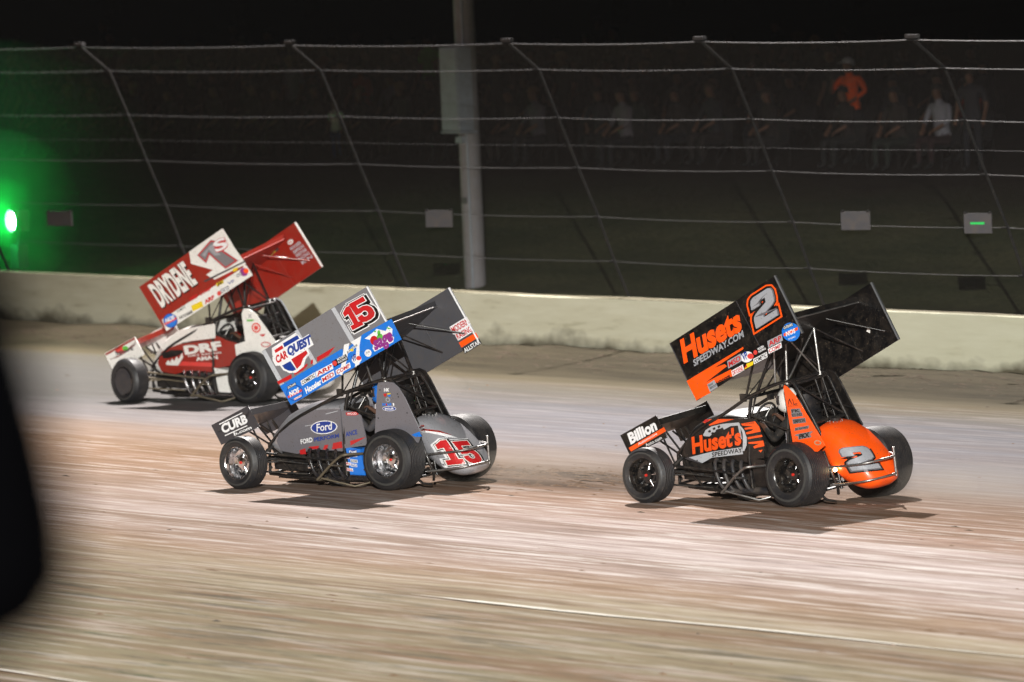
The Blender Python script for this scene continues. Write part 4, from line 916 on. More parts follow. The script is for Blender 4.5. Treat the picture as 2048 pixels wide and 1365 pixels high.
def track_h(t, n):
    z = (vn(t * .35, n * 2.2) - .5) * .012 + (vn(t * .9 + 9, n * 5) - .5) * .008
    if n > 59.3:
        q = min(1, (n - 59.3) / 3.2); z += q * q * .03 + q * (vn(t * .45, 3.3) * .13 + vn(t * 1.9, 8.1) * .05)
    z += .07 * math.exp(-((n - 49.7) / .55) ** 2) * math.exp(-((t - 81) / 2.2) ** 2) * (.4 + vn(t * 1.6, n * 3))
    if 20 > n or n > 66: z = 0
    return z
ns = [-400, -200, -80, -20, 10, 25, 30] + frange(32, 57, .5) + frange(57, 62.6, .2) + [62.75]
tsl = [-400, -200, -60, 0, 30, 45] + frange(50, 135, .45) + [136, 145, 170, 220, 320, 600]
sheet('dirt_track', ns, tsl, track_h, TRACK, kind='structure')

k = NT('chalk_line'); tc = k.n('ShaderNodeTexCoord').outputs['Object']
ck_ = stretch_noise(k, tc, 1.3, 30, 1, 6, .75)
k.l(mixc(k, mapr(k, ck_, .45, .62, 0, 1), hexc('e6e4dc'), hexc('b8ad96')), k.b.inputs['Base Color']); k.b.inputs['Roughness'].default_value = .95
CHALK = k.m
def chalk(name, t0, t1, nf, wd, seed):
    vs = []; fs = []; ts_ = frange(t0, t1, .12); g = []
    for i, t in enumerate(ts_):
        wv = wd * min(1, (t - t0) / 11 + .25, (t1 - t) / 1.5 + .15) * (.45 + .55 * vn(t * .8, seed)) + .02 * (vn(t * 6, seed + 3) - .5); nn = nf(t) + .03 * (vn(t * .5, seed + 9) - .5)
        z = track_h(t, nn) + .012
        vs += [(t, -nn - wv / 2, z), (t, -nn + wv / 2, z)]
        g.append(vn(t * .55, seed + 20) > .07)
    for i in range(len(ts_) - 1):
        if g[i]: fs.append((2 * i, 2 * i + 1, 2 * i + 3, 2 * i + 2))
    me = bpy.data.meshes.new(name); me.from_pydata(vs, [], fs); me.materials.append(CHALK)
    o = bpy.data.objects.new(name, me); COL.objects.link(o); o.rotation_euler = (0, 0, TROT); o['kind'] = 'structure'
chalk('chalk_line', 56, 69.3, lambda t: 40.62 - .02 * (t - 65), .12, 2.2)
chalk('chalk_line', 63.0, 74, lambda t: 34.12 + .02 * (t - 65), .13, 7.7)

# ------------------------------------------------------------------ grass bank behind the wall
k = NT('grass_bank'); tc = k.n('ShaderNodeTexCoord').outputs['Object']
g1 = stretch_noise(k, tc, .35, 1.2, 1, 6, .6); g2 = stretch_noise(k, tc, 6, 14, 1, 5, .7, 9)
sxb = k.n('ShaderNodeSeparateXYZ'); k.l(tc, sxb.inputs[0]); nb_ = mathn(k, 'MULTIPLY', sxb.outputs['Y'], -1)
c = mixc(k, mapr(k, g1, .35, .65), hexc('454a34'), hexc('605f45'))
c = mixc(k, mapr(k, g2, .4, .7, 0, .6), c, hexc('2c3624'))
c = mixc(k, mapr(k, mathn(k, 'ADD', nb_, mathn(k, 'MULTIPLY', g1, 3)), 70.5, 73.5), c, hexc('342a24'))
k.l(c, k.b.inputs['Base Color']); k.b.inputs['Roughness'].default_value = .9; k.b.inputs['Specular IOR Level'].default_value = .1
bmp = k.n('ShaderNodeBump'); bmp.inputs['Distance'].default_value = .05; k.l(g2, bmp.inputs['Height']); k.l(bmp.outputs[0], k.b.inputs['Normal'])
HP = [(62.7, .50), (64, .55), (66, .64), (68, 1.15), (70, 1.80), (72, 2.15), (86, 2.75), (100, 3.2), (160, 5), (600, 12)]
def bank_h(t, n):
    for (a, x), (b_, y) in zip(HP, HP[1:]):
        if n <= b_: return x + (y - x) * (n - a) / (b_ - a) + (vn(t * .6, n * .6) - .5) * .10 + (vn(t * .12, n * .1) - .5) * .12
    return HP[-1][1]
sheet('grass_bank', [62.92] + frange(63.2, 90, .4) + [92, 96, 100, 110, 130, 160, 220, 400, 600], [-400, -150, 0, 50] + frange(60, 190, .6) + [200, 260, 400, 700], bank_h, k.m, kind='structure')
# ------------------------------------------------------------------ concrete wall
k = NT('painted_concrete'); tc = k.n('ShaderNodeTexCoord').outputs['Object']
a1 = stretch_noise(k, tc, .5, .5, 1, 5, .6); 
mpw = k.n('ShaderNodeMapping'); mpw.inputs['Scale'].default_value = (.8, 1, 7); k.l(tc, mpw.inputs[0])
nw_ = k.n('ShaderNodeTexNoise'); nw_.inputs['Scale'].default_value = 1; nw_.inputs['Detail'].default_value = 7; nw_.inputs['Roughness'].default_value = .68; k.l(mpw.outputs[0], nw_.inputs['Vector'])
sw = k.n('ShaderNodeSeparateXYZ'); k.l(tc, sw.inputs[0])
c = mixc(k, mapr(k, nw_.outputs['Fac'], .35, .68), hexc('eae6d0'), hexc('d8d2b8'))
c = mixc(k, mapr(k, nw_.outputs['Fac'], .60, .74, 0, .6), c, hexc('978e72'))
c = mixc(k, mapr(k, sw.outputs['X'], 88, 108, .55, 0), c, hexc('d2d4ba'))
mpd = k.n('ShaderNodeMapping'); mpd.inputs['Scale'].default_value = (1.1, 1, 2.2); k.l(tc, mpd.inputs[0])
nd_ = k.n('ShaderNodeTexNoise'); nd_.inputs['Scale'].default_value = 1; nd_.inputs['Detail'].default_value = 6; k.l(mpd.outputs[0], nd_.inputs['Vector'])
lowd = mathn(k, 'ADD', sw.outputs['Z'], mathn(k, 'MULTIPLY', mathn(k, 'SUBTRACT', nd_.outputs['Fac'], .5), -.9))
c = mixc(k, mapr(k, lowd, .34, .08, 0, .9), c, hexc('544c3a'))
c = mixc(k, mapr(k, sw.outputs['Z'], .900, .908), c, hexc('6f6a58'))  # wall cap painted darker to offset the strong floodlight falling on it
k.l(c, k.b.inputs['Base Color']); k.b.inputs['Roughness'].default_value = .85; k.b.inputs['Specular IOR Level'].default_value = .2
bmp = k.n('ShaderNodeBump'); bmp.inputs['Distance'].default_value = .012; k.l(nw_.outputs['Fac'], bmp.inputs['Height']); k.l(bmp.outputs[0], k.b.inputs['Normal'])
vs = []; fs = []; tl = [-60, 20, 50] + frange(70, 150, .3) + [170, 220, 320]; m_ = 7
for t in tl:
    wob = (vn(t * .25, 1.1) - .5) * .05; tz = .9145 + (vn(t * .4, 5) - .5) * .018 + (vn(t * 3, 6) - .5) * .008
    for (dn, z) in ((-.03, -.4), (-.02, .0), (-.01, .3), (0, .6), (0, tz - .015), (.018, tz), (.20, tz), (.21, .3)): vs.append((t, -(62.54 + dn + (wob if dn < .1 else 0)), z))
q = 8
for i in range(len(tl) - 1):
    for j in range(q - 1): fs.append((i * q + j, i * q + j + 1, (i + 1) * q + j + 1, (i + 1) * q + j))
me = bpy.data.meshes.new('concrete_wall'); me.from_pydata(vs, [], fs); me.materials.append(k.m)
bm = bmesh.new(); bm.from_mesh(me); bmesh.ops.recalc_face_normals(bm, faces=bm.faces); bm.to_mesh(me); bm.free()
wall = bpy.data.objects.new('concrete_wall', me); COL.objects.link(wall); wall.rotation_euler = (0, 0, TROT)
wall['label'] = 'long cream painted concrete wall with scuffs and mud along its foot'; wall['category'] = 'wall'

# ------------------------------------------------------------------ catch fence on the wall
POSTM = paint('galvanised_post', hexc('0c0c0e'), rough=.9, dust=.1); CABM = paint('steel_cable', (.065, .065, .07), rough=.5, metal=.2, dust=.2)
LV = [(62.80, .86), (62.55, 1.47), (62.30, 2.15), (61.98, 2.90), (61.67, 3.66), (61.36, 4.39), (60.86, 4.80)]
def tpt(t, n, z): return TV * t + NV * n + Vector((0, 0, z))
fence = thing('catch_fence', tpt(100, 62.8, .86), label='tall catch fence with leaning posts and steel cables on the concrete wall', category='fence')
def fbuild(mb, name, **kw):
    o = mb.build(name, fence, **kw); o.matrix_parent_inverse = Matrix.Translation(-Vector(fence.location)); return o
PT = [138.5, 132.4, 126.4, 120.3, 113.72, 106.84, 100.35, 95.07, 89.7, 84.1, 78.6, 73]
for t in PT:
    m = MB(); m.tube([tpt(t, a_, b_) for a_, b_ in LV], .021, POSTM, 8)
    for a_, b_ in LV[1:]: m.box(tpt(t, a_ - .03, b_), (.16, .05, .025), POSTM, Matrix.Rotation(TROT, 3, 'Z'))
    m.box(tpt(t, LV[-1][0] - .02, LV[-1][1] + .05), (.26, .07, .05), CABM, Matrix.Rotation(TROT, 3, 'Z'))
    fbuild(m, 'post')
def cab(lv, r, f0=0., sag=.035, mat=None, name='cable'):
    i = int(f0); a0, z0 = LV[i]; a1_, z1 = LV[min(i + 1, 6)]; q = f0 - i
    m = MB(); pts = []
    for t0, t1 in zip(PT, PT[1:]):
        for s_ in range(8):
            u = s_ / 8; pts.append(tpt(t0 + (t1 - t0) * u, a0 + (a1_ - a0) * q - .04, z0 + (z1 - z0) * q - sag * 4 * u * (1 - u)))
    m.tube(pts, r, mat or CABM, 6); fbuild(m, name)
rr_ = random.Random(5)
for i, r_ in ((1, .004), (2, .004), (3, .005), (4, .006), (5, .007), (6, .008)): cab(None, r_, i, rr_.uniform(.01, .03))
for f_ in (3.45,): cab(None, .002, f_, rr_.uniform(.01, .05))
k = NT('chain_link'); tcn = k.n('ShaderNodeUVMap'); sp = k.n('ShaderNodeSeparateXYZ'); k.l(tcn.outputs[0], sp.inputs[0])
def wires(sgn):
    v = mathn(k, 'ADD', mathn(k, 'MULTIPLY', sp.outputs['X'], 1.0), mathn(k, 'MULTIPLY', sp.outputs['Y'], sgn * 1.0))
    v = mathn(k, 'FRACT', mathn(k, 'MULTIPLY', v, 1 / .052)); v = mathn(k, 'ABSOLUTE', mathn(k, 'SUBTRACT', v, .5)); return mathn(k, 'GREATER_THAN', v, .455)
al = mathn(k, 'MAXIMUM', wires(1), wires(-1))
k.l(al, k.b.inputs['Alpha']); k.b.inputs['Base Color'].default_value = (.055, .05, .05, 1); k.b.inputs['Roughness'].default_value = .7
ts_ = frange(73, 139, .8); bm = bmesh.new(); uvl = bm.loops.layers.uv.new('uv'); grid = []
ss = [0]
for (a_, b_), (c_, d_) in zip(LV, LV[1:]): ss.append(ss[-1] + math.hypot(c_ - a_, d_ - b_))
for t in ts_: grid.append([bm.verts.new(tpt(t, a_, b_ - .01)) for a_, b_ in LV])
for i in range(len(ts_) - 1):
    for j in range(6):
        f = bm.faces.new([grid[i][j], grid[i + 1][j], grid[i + 1][j + 1], grid[i][j + 1]])
        for lp, (ii, jj) in zip(f.loops, ((i, j), (i + 1, j), (i + 1, j + 1), (i, j + 1))): lp[uvl].uv = (ts_[ii], ss[jj])
me = bpy.data.meshes.new('wire_mesh'); bm.to_mesh(me); bm.free(); me.materials.append(k.m)
o = bpy.data.objects.new('wire_mesh', me); COL.objects.link(o); o.parent = fence; o.matrix_parent_inverse = Matrix.Translation(-Vector(fence.location))

# small sign boards tied to the fence
SGN = paint('sign_board_white', hexc('4d4c50'), rough=.6, dust=.4)
def sign(t, n, z, wd, ht, label, spotg=False):
    m = MB(); rot = Matrix.Rotation(TROT + .35, 3, 'Z')
    m.box((0, 0, 0), (wd, .02, ht), SGN, rot)
    for s_ in (-1, 1): m.box(rot @ Vector((s_ * wd * .45, 0, ht * .52)), (.03, .05, .03), POSTM, rot)
    if spotg: m.box(rot @ Vector((0, .014, 0)) , (wd * .5, .01, .03), glow('green_glint', (.03, .6, .12), .12), rot)  # faint glowing strip added for a green glint
    o = m.build('sign_board'); o.location = tpt(t, n, z); o['label'] = label; o['category'] = 'sign'; o['group'] = 'small boards tied to the catch fence'
sign(104.66, 62.10, 2.07, .52, .26, 'white board on the fence beside the tall light pole')
sign(93.08, 62.05, 2.21, .50, .26, 'white board on the fence above the orange and black car')
sign(90.05, 62.05, 2.22, .46, .28, 'board with a thin green glint on the fence at the right edge', True)
sign(117.15, 62.15, 1.89, .55, .24, 'pale board on the fence next to the green signal light')

# ------------------------------------------------------------------ light pole with cabinets
POLE = paint('pole_concrete', hexc('7c797c'), rough=.7, dust=.35, scale=4); CABN = paint('cabinet_paint', hexc('8b939c'), rough=.5, metal=.2, dust=.3)
pb = tpt(110.17, 66, .65); lp_ = thing('light_pole', pb, TROT, label='tall grey floodlight pole with a metal cabinet behind the fence', category='light pole')
m = MB(); m.lathe([(-.3, .175), (8, .165), (20, .14), (31.5, .11), (31.5, 0)], (0, 0, 0), (0, 0, 1), POLE, 24); m.build('mast', lp_)
m = MB(); m.box((-.03, .22, 3.23), (.56, .26, 1.34), CABN); m.box((-.03, .36, 3.23), (.50, .02, 1.26), CABN); m.box((-.03, .20, 2.53), (.62, .32, .03), CABN)
m.box((0, .17, 2.4), (.2, .06, .1), CABN); m.build('cabinet', lp_)
m = MB(); m.box((-.05, .175, 1.42), (.16, .015, .10), SGN); m.build('name_plate', lp_)
m = MB(); m.tube([(.16, .06, .0), (.16, .06, 2.5)], .025, CABN, 8); m.tube([(-.12, .12, .0), (-.13, .12, 9)], .02, CABN, 8); m.build('conduit', lp_)
m = MB(); m.box((0, 0, 31), (3.2, .15, .15), CABN); m.build('crossarm', lp_)
LENS = glow('floodlight_lens', (1, .95, .85), 6)
for i in range(5):
    m = MB(); m.lathe([(-.35, .1), (-.3, .2), (0, .32), (.01, .32)], (-1.4 + .7 * i, .25, 31.35), (0, .6, -.8), CABN, 20); m.lathe([(.0, .3), (.005, 0)], (-1.4 + .7 * i, .25, 31.35), (0, .6, -.8), LENS, 20); m.build('floodlight', lp_)

# ------------------------------------------------------------------ green signal light
gp = tpt(123.14, 64.5, .75); sg_ = thing('signal_light', gp, TROT, label='bright green track signal light on a short post at the left edge', category='signal light')
m = MB(); m.tube([(0, 0, -.1), (0, 0, .7)], .04, POSTM, 10); m.build('post', sg_)
m = MB(); m.box((0, -.02, .88), (.44, .16, .36), BLKM); m.lathe([(0, .19), (.10, .20), (.10, .185), (0, .17)], (0, .06, .88), (0, 1, 0), BLKM, 24); m.build('housing', sg_)
m = MB(); m.lathe([(0.0, .15), (.03, .12), (.045, .06), (.05, 0)], (0, .08, .88), (0, 1, 0), glow('green_signal_lens', (.3, 1.0, .45), 300), 24); m.build('lens', sg_)
m = MB(); m.box((.02, 0, .26), (.30, .2, .42), POSTM); m.build('cabinet', sg_)
gl = bpy.data.lights.new('green_signal_glow', 'POINT'); gl.energy = GREENW = 240; gl.color = (.03, 1.0, .22); gl.shadow_soft_size = .12
go = bpy.data.objects.new('green_signal_glow', gl); COL.objects.link(go); go.location = Matrix.Translation(gp) @ Matrix.Rotation(TROT, 4, 'Z') @ Vector((0, .35, .88))

# ------------------------------------------------------------------ spectators
SEAT = dict(pelvis=(0, 0, .46), waist=(0, .0, .62), chest=(.0, .02, .90), neck=(0, .05, 1.12), head=(0, .09, 1.27), face=(0, 1, -.1),
    shoulder_l=(.19, .03, 1.04), elbow_l=(.27, .10, .78), wrist_l=(.15, .30, .66), shoulder_r=(-.19, .03, 1.04), elbow_r=(-.27, .10, .78), wrist_r=(-.15, .30, .66), up_l=(0, 0, 1), up_r=(0, 0, 1),
    hip_l=(.10, .02, .45), knee_l=(.15, .43, .48), ankle_l=(.14, .42, .08), toe_l=(.15, .56, .04), hip_r=(-.10, .02, .45), knee_r=(-.15, .43, .48), ankle_r=(-.14, .42, .08), toe_r=(-.15, .56, .04))
STAND = dict(pelvis=(0, 0, .94), waist=(0, 0, 1.10), chest=(0, 0, 1.34), neck=(0, .02, 1.52), head=(0, .05, 1.67), face=(0, 1, -.05),
    shoulder_l=(.20, 0, 1.46), elbow_l=(.27, -.02, 1.17), wrist_l=(.27, .10, .93), shoulder_r=(-.20, 0, 1.46), elbow_r=(-.27, -.02, 1.17), wrist_r=(-.27, .10, .93), up_l=(0, 1, 0), up_r=(0, 1, 0),
    hip_l=(.10, 0, .90), knee_l=(.12, .03, .50), ankle_l=(.13, -.02, .09), toe_l=(.15, .13, .04), hip_r=(-.10, 0, .90), knee_r=(-.12, .03, .50), ankle_r=(-.13, -.02, .09), toe_r=(-.15, .13, .04))
POINTJ = dict(STAND, elbow_l=(.33, .16, 1.22), wrist_l=(.14, .30, 1.36), elbow_r=(-.42, .06, 1.24), wrist_r=(-.20, .22, 1.06), chest=(0, .03, 1.34))
BASE = {'seat': body_mesh('seated_body', SEAT), 'stand': body_mesh('standing_body', STAND), 'arms': body_mesh('arms_up_body', POINTJ)}
SKIN = paint('skin', hexc('6a4a38'), rough=.6, dust=.0); HAIRS = [paint('hair_' + h_, hexc(h_), rough=.8) for h_ in ('241a14', '3d2a1c', '17130f', '6b5136')]
def cloth(h_): return paint('cloth_' + h_, hexc(h_), rough=.9, dust=.25, dcol=(.03, .03, .03), scale=14)
def hairm(nm, zc, yc, cap):
    m = MB(); rings = []
    for kx in range(7):
        th = .05 + kx * (.235 if not cap else .22); r_ = .118 * math.sin(th) ** .9 if not cap else .112 * math.sin(th) ** .8
        rings.append([(r_ * .92 * math.cos(q_), yc - .012 + r_ * math.sin(q_) * (1.06), zc + .02 + .118 * math.cos(th) - (.04 if (kx > 4 and math.sin(q_) < 0) else 0)) for q_ in [2 * math.pi * i / 16 for i in range(16)]])
    m.loft(rings, HAIRS[0])
    if cap: m.prism([(-.07, yc + .08, zc + .06), (.07, yc + .08, zc + .06), (.05, yc + .19, zc + .045), (-.05, yc + .19, zc + .045)], (0, 0, .008), HAIRS[0])
    return m.build(nm, None, loc=(0, 0, -50)).data
HAIRM = {}
for p_, z_, y_ in (('seat', 1.27, .09), ('stand', 1.67, .05), ('arms', 1.67, .05)):
    for c_ in (0, 1): HAIRM[p_, c_] = hairm('cap' if c_ else 'hair', z_, y_, c_)
for o in [o for o in bpy.data.objects if o.name.split('.')[0] in ('cap', 'hair') and not o.parent]: bpy.data.objects.remove(o)
for p_, me in BASE.items():
    me.materials.clear()
    for _ in range(4): me.materials.append(SKIN)
    for p in me.polygons:
        x, y, z = p.center; st_ = p_ != 'seat'
        hd = z > (1.545 if st_ else 1.14)
        if hd: mi = 0
        elif st_: mi = 0 if (abs(x) > .22 and z < 1.22 and p_ == 'stand') or (p_ == 'arms' and y > .17) else (1 if z > .93 else (2 if z > .12 else 3))
        else: mi = 0 if (y > .20 and z > .56) else (1 if z > .56 and y < .25 else (2 if z > .12 else 3))
        p.material_index = mi
rc = random.Random(11); PERS = []
def person(pose, t, n, z, rz, shirt, trousers, hair, label, cap=0, scale=1.0, group='spectators on the bank behind the fence'):
    me = BASE[pose]; o = bpy.data.objects.new('person', me); COL.objects.link(o)
    o.location = tpt(t, n, z); o.rotation_euler = (0, 0, TROT + rz); o.scale = (scale,) * 3
    for i, mt in enumerate((SKIN, cloth(shirt), cloth(trousers), cloth('141416'))):
        o.material_slots[i].link = 'OBJECT'; o.material_slots[i].material = mt
    h_ = bpy.data.objects.new('cap' if cap else 'hair', HAIRM[pose, cap]); COL.objects.link(h_); h_.parent = o
    h_.material_slots[0].link = 'OBJECT'; h_.material_slots[0].material = cloth(hair) if cap else HAIRS[hair]
    o['label'] = label; o['category'] = 'person'; o['group'] = group
    PERS.append((t, n)); return o
def ground_for(t, n, pose): return bank_h(t, n) + (0 if pose != 'seat' else 0)
named = [('arms', 110.99, 74.0, 'ef5a10', '1c1c22', 'b8b8bc', 1, 1.0, 'standing person in a bright orange shirt and pale cap, hands raised'),
 ('stand', 134.94, 80, '58b030', '18181c', 0, 0, 1.0, 'standing person in a lime green shirt just left of the light pole'),
 ('seat', 134.18, 78, 'b84414', '1a1a20', 2, 0, 1.0, 'seated person in a dull orange shirt left of the light pole'),
 ('seat', 142.38, 76, '8a8690', '202028', 1, 0, 1.0, 'seated person in a pale grey shirt at upper left behind the fence'),
 ('stand', 133.4, 76, '6e6672', '15151a', 3, 0, .95, 'standing person in a grey mauve shirt between the two left fence posts'),
 ('seat', 152.65, 80, '4c9a34', '141416', 0, 0, 1.0, 'seated person in a green shirt at the far left edge'),
 ('seat', 149.54, 79, '4f7a2c', '141416', 1, 0, 1.0, 'seated person in an olive green shirt near the far left edge'),
 ('seat', 107.6, 73.5, '8c8a92', '2a1518', 2, 0, 1.0, 'seated person in a light grey shirt at the right behind the fence'),
 ('seat', 129.57, 76, '5d4f68', '16161a', 0, 0, 1.0, 'seated person in a muted purple shirt left of the light pole'),
 ('stand', 126.59, 73, 'e0dcd4', '1c3a70', 1, 0, .62, 'small child in a white shirt and blue shorts on the grass'),
 ('seat', 108.82, 75, '7a1f1a', '1a1416', 0, 0, 1.0, 'seated person in a dark red shirt at the far right'),
 ('seat', 118.65, 72.5, '58545c', '1a1a20', 3, 0, 1.0, 'seated person in a grey shirt low on the bank right of the light pole'),
 ('seat', 115.76, 72.5, '6c666c', '1a1a20', 2, 0, 1.0, 'seated person in a pale grey shirt alone in the front row, mid picture'),
 ('seat', 142.56, 82, '7c3a16', '141416', 1, 0, 1.0, 'seated person in a rust brown shirt high on the left')]
CHM = paint('chair_fabric', hexc('14161c'), rough=.9)
proto = None
def chair(t, n, z, rz, label='dark folding chair under a spectator on the bank'):
    global proto
    if proto is None:
        r0 = thing('folding_chair', (0, 0, 0)); m = MB(); m.box((0, .02, .38), (.46, .42, .02), CHM); m.build('seat', r0)
        m = MB(); m.box((0, -.20, .62), (.46, .02, .42), CHM, Matrix.Rotation(R(8), 3, 'X')); m.build('backrest', r0)
        for sx in (-1, 1):
            for sy in (-1, 1): m = MB(); m.tube([(sx * .23, sy * .2, 0), (sx * .22, sy * -.14 if sy > 0 else -.19, .40)], .012, POSTM, 6); m.build('leg', r0)
        proto = r0; o = r0
    else:
        o = proto.copy(); COL.objects.link(o)
        for ch in proto.children: c_ = ch.copy(); COL.objects.link(c_); c_.parent = o
    o.location = tpt(t, n, z); o.rotation_euler = (0, 0, TROT + rz); o['label'] = label; o['category'] = 'chair'; o['group'] = 'folding chairs of the spectators'
for (pose, t, n, sh, tr, hr, cp, sc_, lb) in named:
    z = bank_h(t, n); rz = rc.uniform(-.25, .25) + .2
    person(pose, t, n, z + (.02 if pose == 'seat' else 0), rz, sh, tr, hr, lb, cp, sc_)
    if pose == 'seat': chair(t, n, z, rz)
DK = ['1d1a1c', '231c1c', '1a1b22', '2b2422', '17191a', '2a1c1a', '202228', '332a2a', '1c2420', '2c2c32']
for n, step in ((73.2, 1.15), (75.6, .95), (78.2, .9), (81, .95), (84, 1.0)):
    t = 103 + (n - 72) * 1.4 + rc.random(); tmax = 139 + (n - 72) * 1.9
    while t < tmax:
        t += step * rc.uniform(.75, 1.6)
        if any(abs(t - a_) < .55 and abs(n - b_) < .9 for a_, b_ in PERS): continue
        pose = 'seat' if rc.random() < .82 else 'stand'
        z = bank_h(t, n); rz = rc.uniform(-.35, .35) + .2
        person(pose, t, n + rc.uniform(-.3, .3) * 0, z + (.02 if pose == 'seat' else 0), rz, rc.choice(DK), rc.choice(DK), rc.choice(DK) if (cp := int(rc.random() < .35)) else rc.randrange(4),
               'spectator in dark clothes %s on the bank behind the fence' % ('seated' if pose == 'seat' else 'standing'), cp, rc.uniform(.93, 1.03),
               'spectators in dark clothes ' + ('seated' if pose == 'seat' else 'standing') + ' on the bank')
        if pose == 'seat': chair(t, n, z, rz)

# ------------------------------------------------------------------ trees behind the crowd
BARK = paint('bark', hexc('3a3028'), rough=.9, dust=.4, bump=.5); LEAF = paint('night_leaf', hexc('2c3f2a'), rough=.7, dust=.5, dcol=(.02, .035, .02), scale=2)
def tree(t, n, H_, Rr_, seed, label):
    rg = random.Random(seed); z0 = bank_h(t, n); root = thing('tree', tpt(t, n, z0), rg.uniform(0, 6), label=label, category='tree', group='dark trees behind the spectators')
    m = MB(); top = Vector((rg.uniform(-.4, .4), rg.uniform(-.4, .4), H_ * .8)); pts = [Vector((0, 0, -.3)), Vector((.1, 0, H_ * .3)), Vector((top.x * .5, top.y * .5, H_ * .55)), top]
    m.tube(sm(pts, 3), [.24 * (1 - i / 9) ** .8 + .03 for i in range(10)], BARK, 10); cl = []
    for i in range(22):
        f = rg.uniform(.12, .95); a_ = rg.uniform(0, 6.28); b0 = Vector((top.x * f * .9, top.y * f * .9, H_ * (.12 + .7 * f))); L = Rr_ * (1.05 - .6 * f) * rg.uniform(.6, 1.1)
        e_ = b0 + Vector((math.cos(a_) * L, math.sin(a_) * L, L * rg.uniform(.05, .5))); m.tube([b0, b0.lerp(e_, .5) + Vector((0, 0, .15)), e_], [.07, .045, .015], BARK, 6); cl += [(b0.lerp(e_, q_), .55 + .5 * rg.random()) for q_ in (.5, .8, 1.05)]
    m.build('trunk', root); m = MB()
    for c_, r_ in cl:
        for _ in range(70):
            d = Vector((rg.gauss(0, 1), rg.gauss(0, 1), rg.gauss(0, .7))) * r_ * .6; p = c_ + d; s_ = rg.uniform(.05, .11)
            a_ = Vector((rg.gauss(0, 1), rg.gauss(0, 1), rg.gauss(0, 1))).normalized(); b_ = a_.orthogonal().normalized()
            m.add([p - a_ * s_, p + b_ * s_ * .5, p + a_ * s_, p - b_ * s_ * .5], [(0, 1, 2, 3)], LEAF)
    m.build('crown', root, fix=False)
names = ['leftmost tree behind the crowd, dense and dark', 'second tree from the left behind the crowd', 'third tree from the left, over the two left fence posts', 'dark tree directly behind the light pole', 'dark tree just right of the light pole',
         'tree behind the crowd above the gap between middle fence posts', 'third tree from the right edge behind the crowd', 'second tree from the right edge behind the crowd', 'rightmost tree behind the crowd']
for i, lb in enumerate(names): tree(212 - i * 6.6, 108 + (i % 3) * 3.0, 9.5 + (i * 37 % 5) * .5, 3.4, i + 20, lb)
for i, lb in enumerate(['dark tree of the rear row, far left', 'dark tree of the rear row, left of the light pole', 'dark tree of the rear row, mid picture', 'dark tree of the rear row, right half', 'dark tree of the rear row, far right']):
    tree(236 - i * 11, 124, 14, 6.0, i + 60, lb)

# ------------------------------------------------------------------ unidentified black blob near the camera, built as padded post, out of focus
BLOBM = paint('black_blob', (.0008, .0008, .001), rough=1.0, dust=.0); BLOBM.node_tree.nodes['Principled BSDF'].inputs['Specular IOR Level'].default_value = 0
pr_ = thing('blob_on_post', (-1.12, 12, 0), label='unidentified big black rounded padding on a post, out of focus at the left edge', category='unidentified object')
m = MB(); m.tube([(0, 0, 0), (0, 0, 5.5)], .05, BLKM, 12); m.build('post', pr_)
m = MB(); pf = [(6.0, .02), (6.02, .2), (6.04, .33), (6.08, .40), (6.15, .447), (6.25, .445), (6.37, .425), (6.48, .40), (6.58, .375), (6.7, .34), (6.8, .2), (6.85, .02)]
m.lathe([(a_, b_) for a_, b_ in pf], (0, 0, 0), (0, 0, 1), BLOBM, 40); m.build('blob', pr_)

# ------------------------------------------------------------------ dust haze hanging over the track
k = bpy.data.materials.new('dust_haze'); k.use_nodes = True; k.node_tree.nodes.clear()
vo = k.node_tree.nodes.new('ShaderNodeOutputMaterial'); pv = k.node_tree.nodes.new('ShaderNodeVolumePrincipled')
pv.inputs['Color'].default_value = (.85, .82, .80, 1); pv.inputs['Density'].default_value = HAZE = .00004; pv.inputs['Anisotropy'].default_value = .2
k.node_tree.links.new(pv.outputs[0], vo.inputs['Volume'])
m = MB(); m.box((0, 0, 0), (2600, 2600, 60), k); o = m.build('haze'); o.location = (0, 0, 24); o['kind'] = 'stuff'

k = bpy.data.materials.new('green_glow_vol'); k.use_nodes = True; k.node_tree.nodes.clear()  # green volume added to imitate the halo round the signal light
vo = k.node_tree.nodes.new('ShaderNodeOutputMaterial'); pv = k.node_tree.nodes.new('ShaderNodeVolumePrincipled')
pv.inputs['Color'].default_value = (.05, .8, .25, 1); pv.inputs['Density'].default_value = .011
k.node_tree.links.new(pv.outputs[0], vo.inputs['Volume'])
m = MB(); m.loft([[(3.0 * math.sin(a_) * math.cos(q_), 3.0 * math.sin(a_) * math.sin(q_), 3.0 * math.cos(a_)) for q_ in [2 * math.pi * i / 32 for i in range(32)]] for a_ in [.02 + 3.10 * j / 20 for j in range(21)]], k)
o = m.build('glow_ball'); o.location = go.location + Vector((0, 0, .2)); o['kind'] = 'stuff'
k2 = k.copy(); k2.name = 'green_glow_vol_core'
for nn_ in k2.node_tree.nodes:
    if nn_.type == 'PRINCIPLED_VOLUME': nn_.inputs['Density'].default_value = .05
o2 = o.copy(); o2.data = o.data.copy(); o2.data.materials[0] = k2; o2.scale = (.48, .48, .48); COL.objects.link(o2)
o2 = o2.copy(); o2.scale = (.20, .20, .20); COL.objects.link(o2)

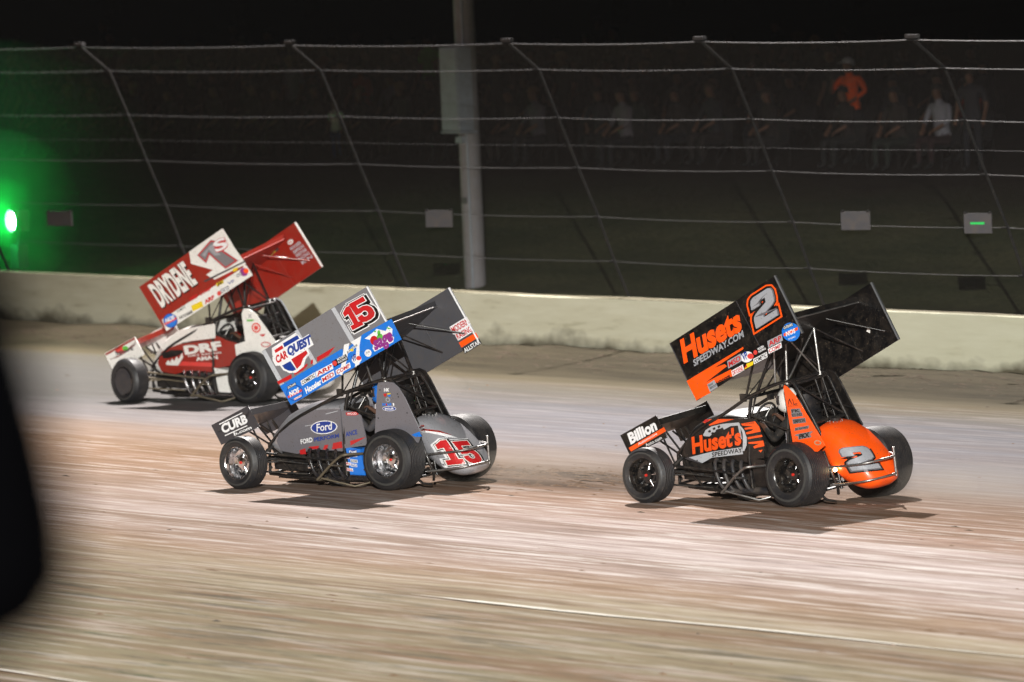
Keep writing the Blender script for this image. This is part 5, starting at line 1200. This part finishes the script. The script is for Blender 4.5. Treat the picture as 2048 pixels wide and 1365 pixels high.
CLM = paint('loose_dirt_clod', hexc('6b4f36'), rough=.95, dust=.5, dcol=(.35, .27, .2), scale=3); CLD = paint('dark_dirt_clod', hexc('3d3222'), rough=.95, dust=.3)
rg = random.Random(9); m = MB()
def clod(t, n, r_, mt):
    c = tpt(t, n, track_h(t, n) + r_ * .25); L_ = rg.uniform(3, 12); v = [c + TV * math.cos(q_) * r_ * L_ + NV * math.sin(q_) * r_ * rg.uniform(.8, 1.6) - Vector((0, 0, r_ * .3)) for q_ in [2 * math.pi * i / 6 for i in range(6)]]
    m.add(v + [c + Vector((0, 0, r_ * rg.uniform(.4, .9)))], [(i, (i + 1) % 6, 6) for i in range(6)], mt)
for _ in range(500):
    n = rg.uniform(33, 61.5); t = 60 + rg.random() * 62
    f_ = vn(t * .12, n * .7)
    if rg.random() > .25 + f_: continue
    clod(t, n, rg.uniform(.005, .014) * (1.5 if n < 42 else 1), CLM if rg.random() < .7 else CLD)
for _ in range(450):
    t = rg.gauss(81, 1.5); clod(t, 49.7 + rg.gauss(0, .5), rg.uniform(.006, .02), CLM)
for _ in range(900): clod(rg.uniform(85, 118), rg.gauss(61.4, .5), rg.uniform(.008, .02), CLD)
m.build('dirt_clods', fix=False, kind='stuff')

k = bpy.data.materials.new('kicked_up_dust'); k.use_nodes = True; k.node_tree.nodes.clear()
vo = k.node_tree.nodes.new('ShaderNodeOutputMaterial'); pv = k.node_tree.nodes.new('ShaderNodeVolumePrincipled')
pv.inputs['Color'].default_value = (.8, .72, .62, 1); pv.inputs['Density'].default_value = .10
k.node_tree.links.new(pv.outputs[0], vo.inputs['Volume'])
for cf_, bx, by in ((CAR2, -.55, -.85), (CAR15, -.6, -.6), (CAR1, -.6, -.3)):
    m = MB(); Mw = Matrix.Translation(cf_['loc']) @ Matrix.Rotation(math.pi - cf_['yaw'], 4, 'Z')
    for q0, sx0, sz0 in (((bx, by, .12), .75, .26), ((bx - .7, by + .1, .16), 1.0, .30), ((bx - 1.5, by + .2, .2), 1.1, .26)):
        m = MB(); m.loft([[(sx0 * math.sin(a_) * math.cos(q_), .6 * math.sin(a_) * math.sin(q_), sz0 * math.cos(a_)) for q_ in [2 * math.pi * i / 24 for i in range(24)]] for a_ in [.02 + 3.10 * j / 14 for j in range(15)]], k)
        o = m.build('kicked_up_dust'); o.matrix_world = Mw @ Matrix.Translation(q0); o['kind'] = 'stuff'
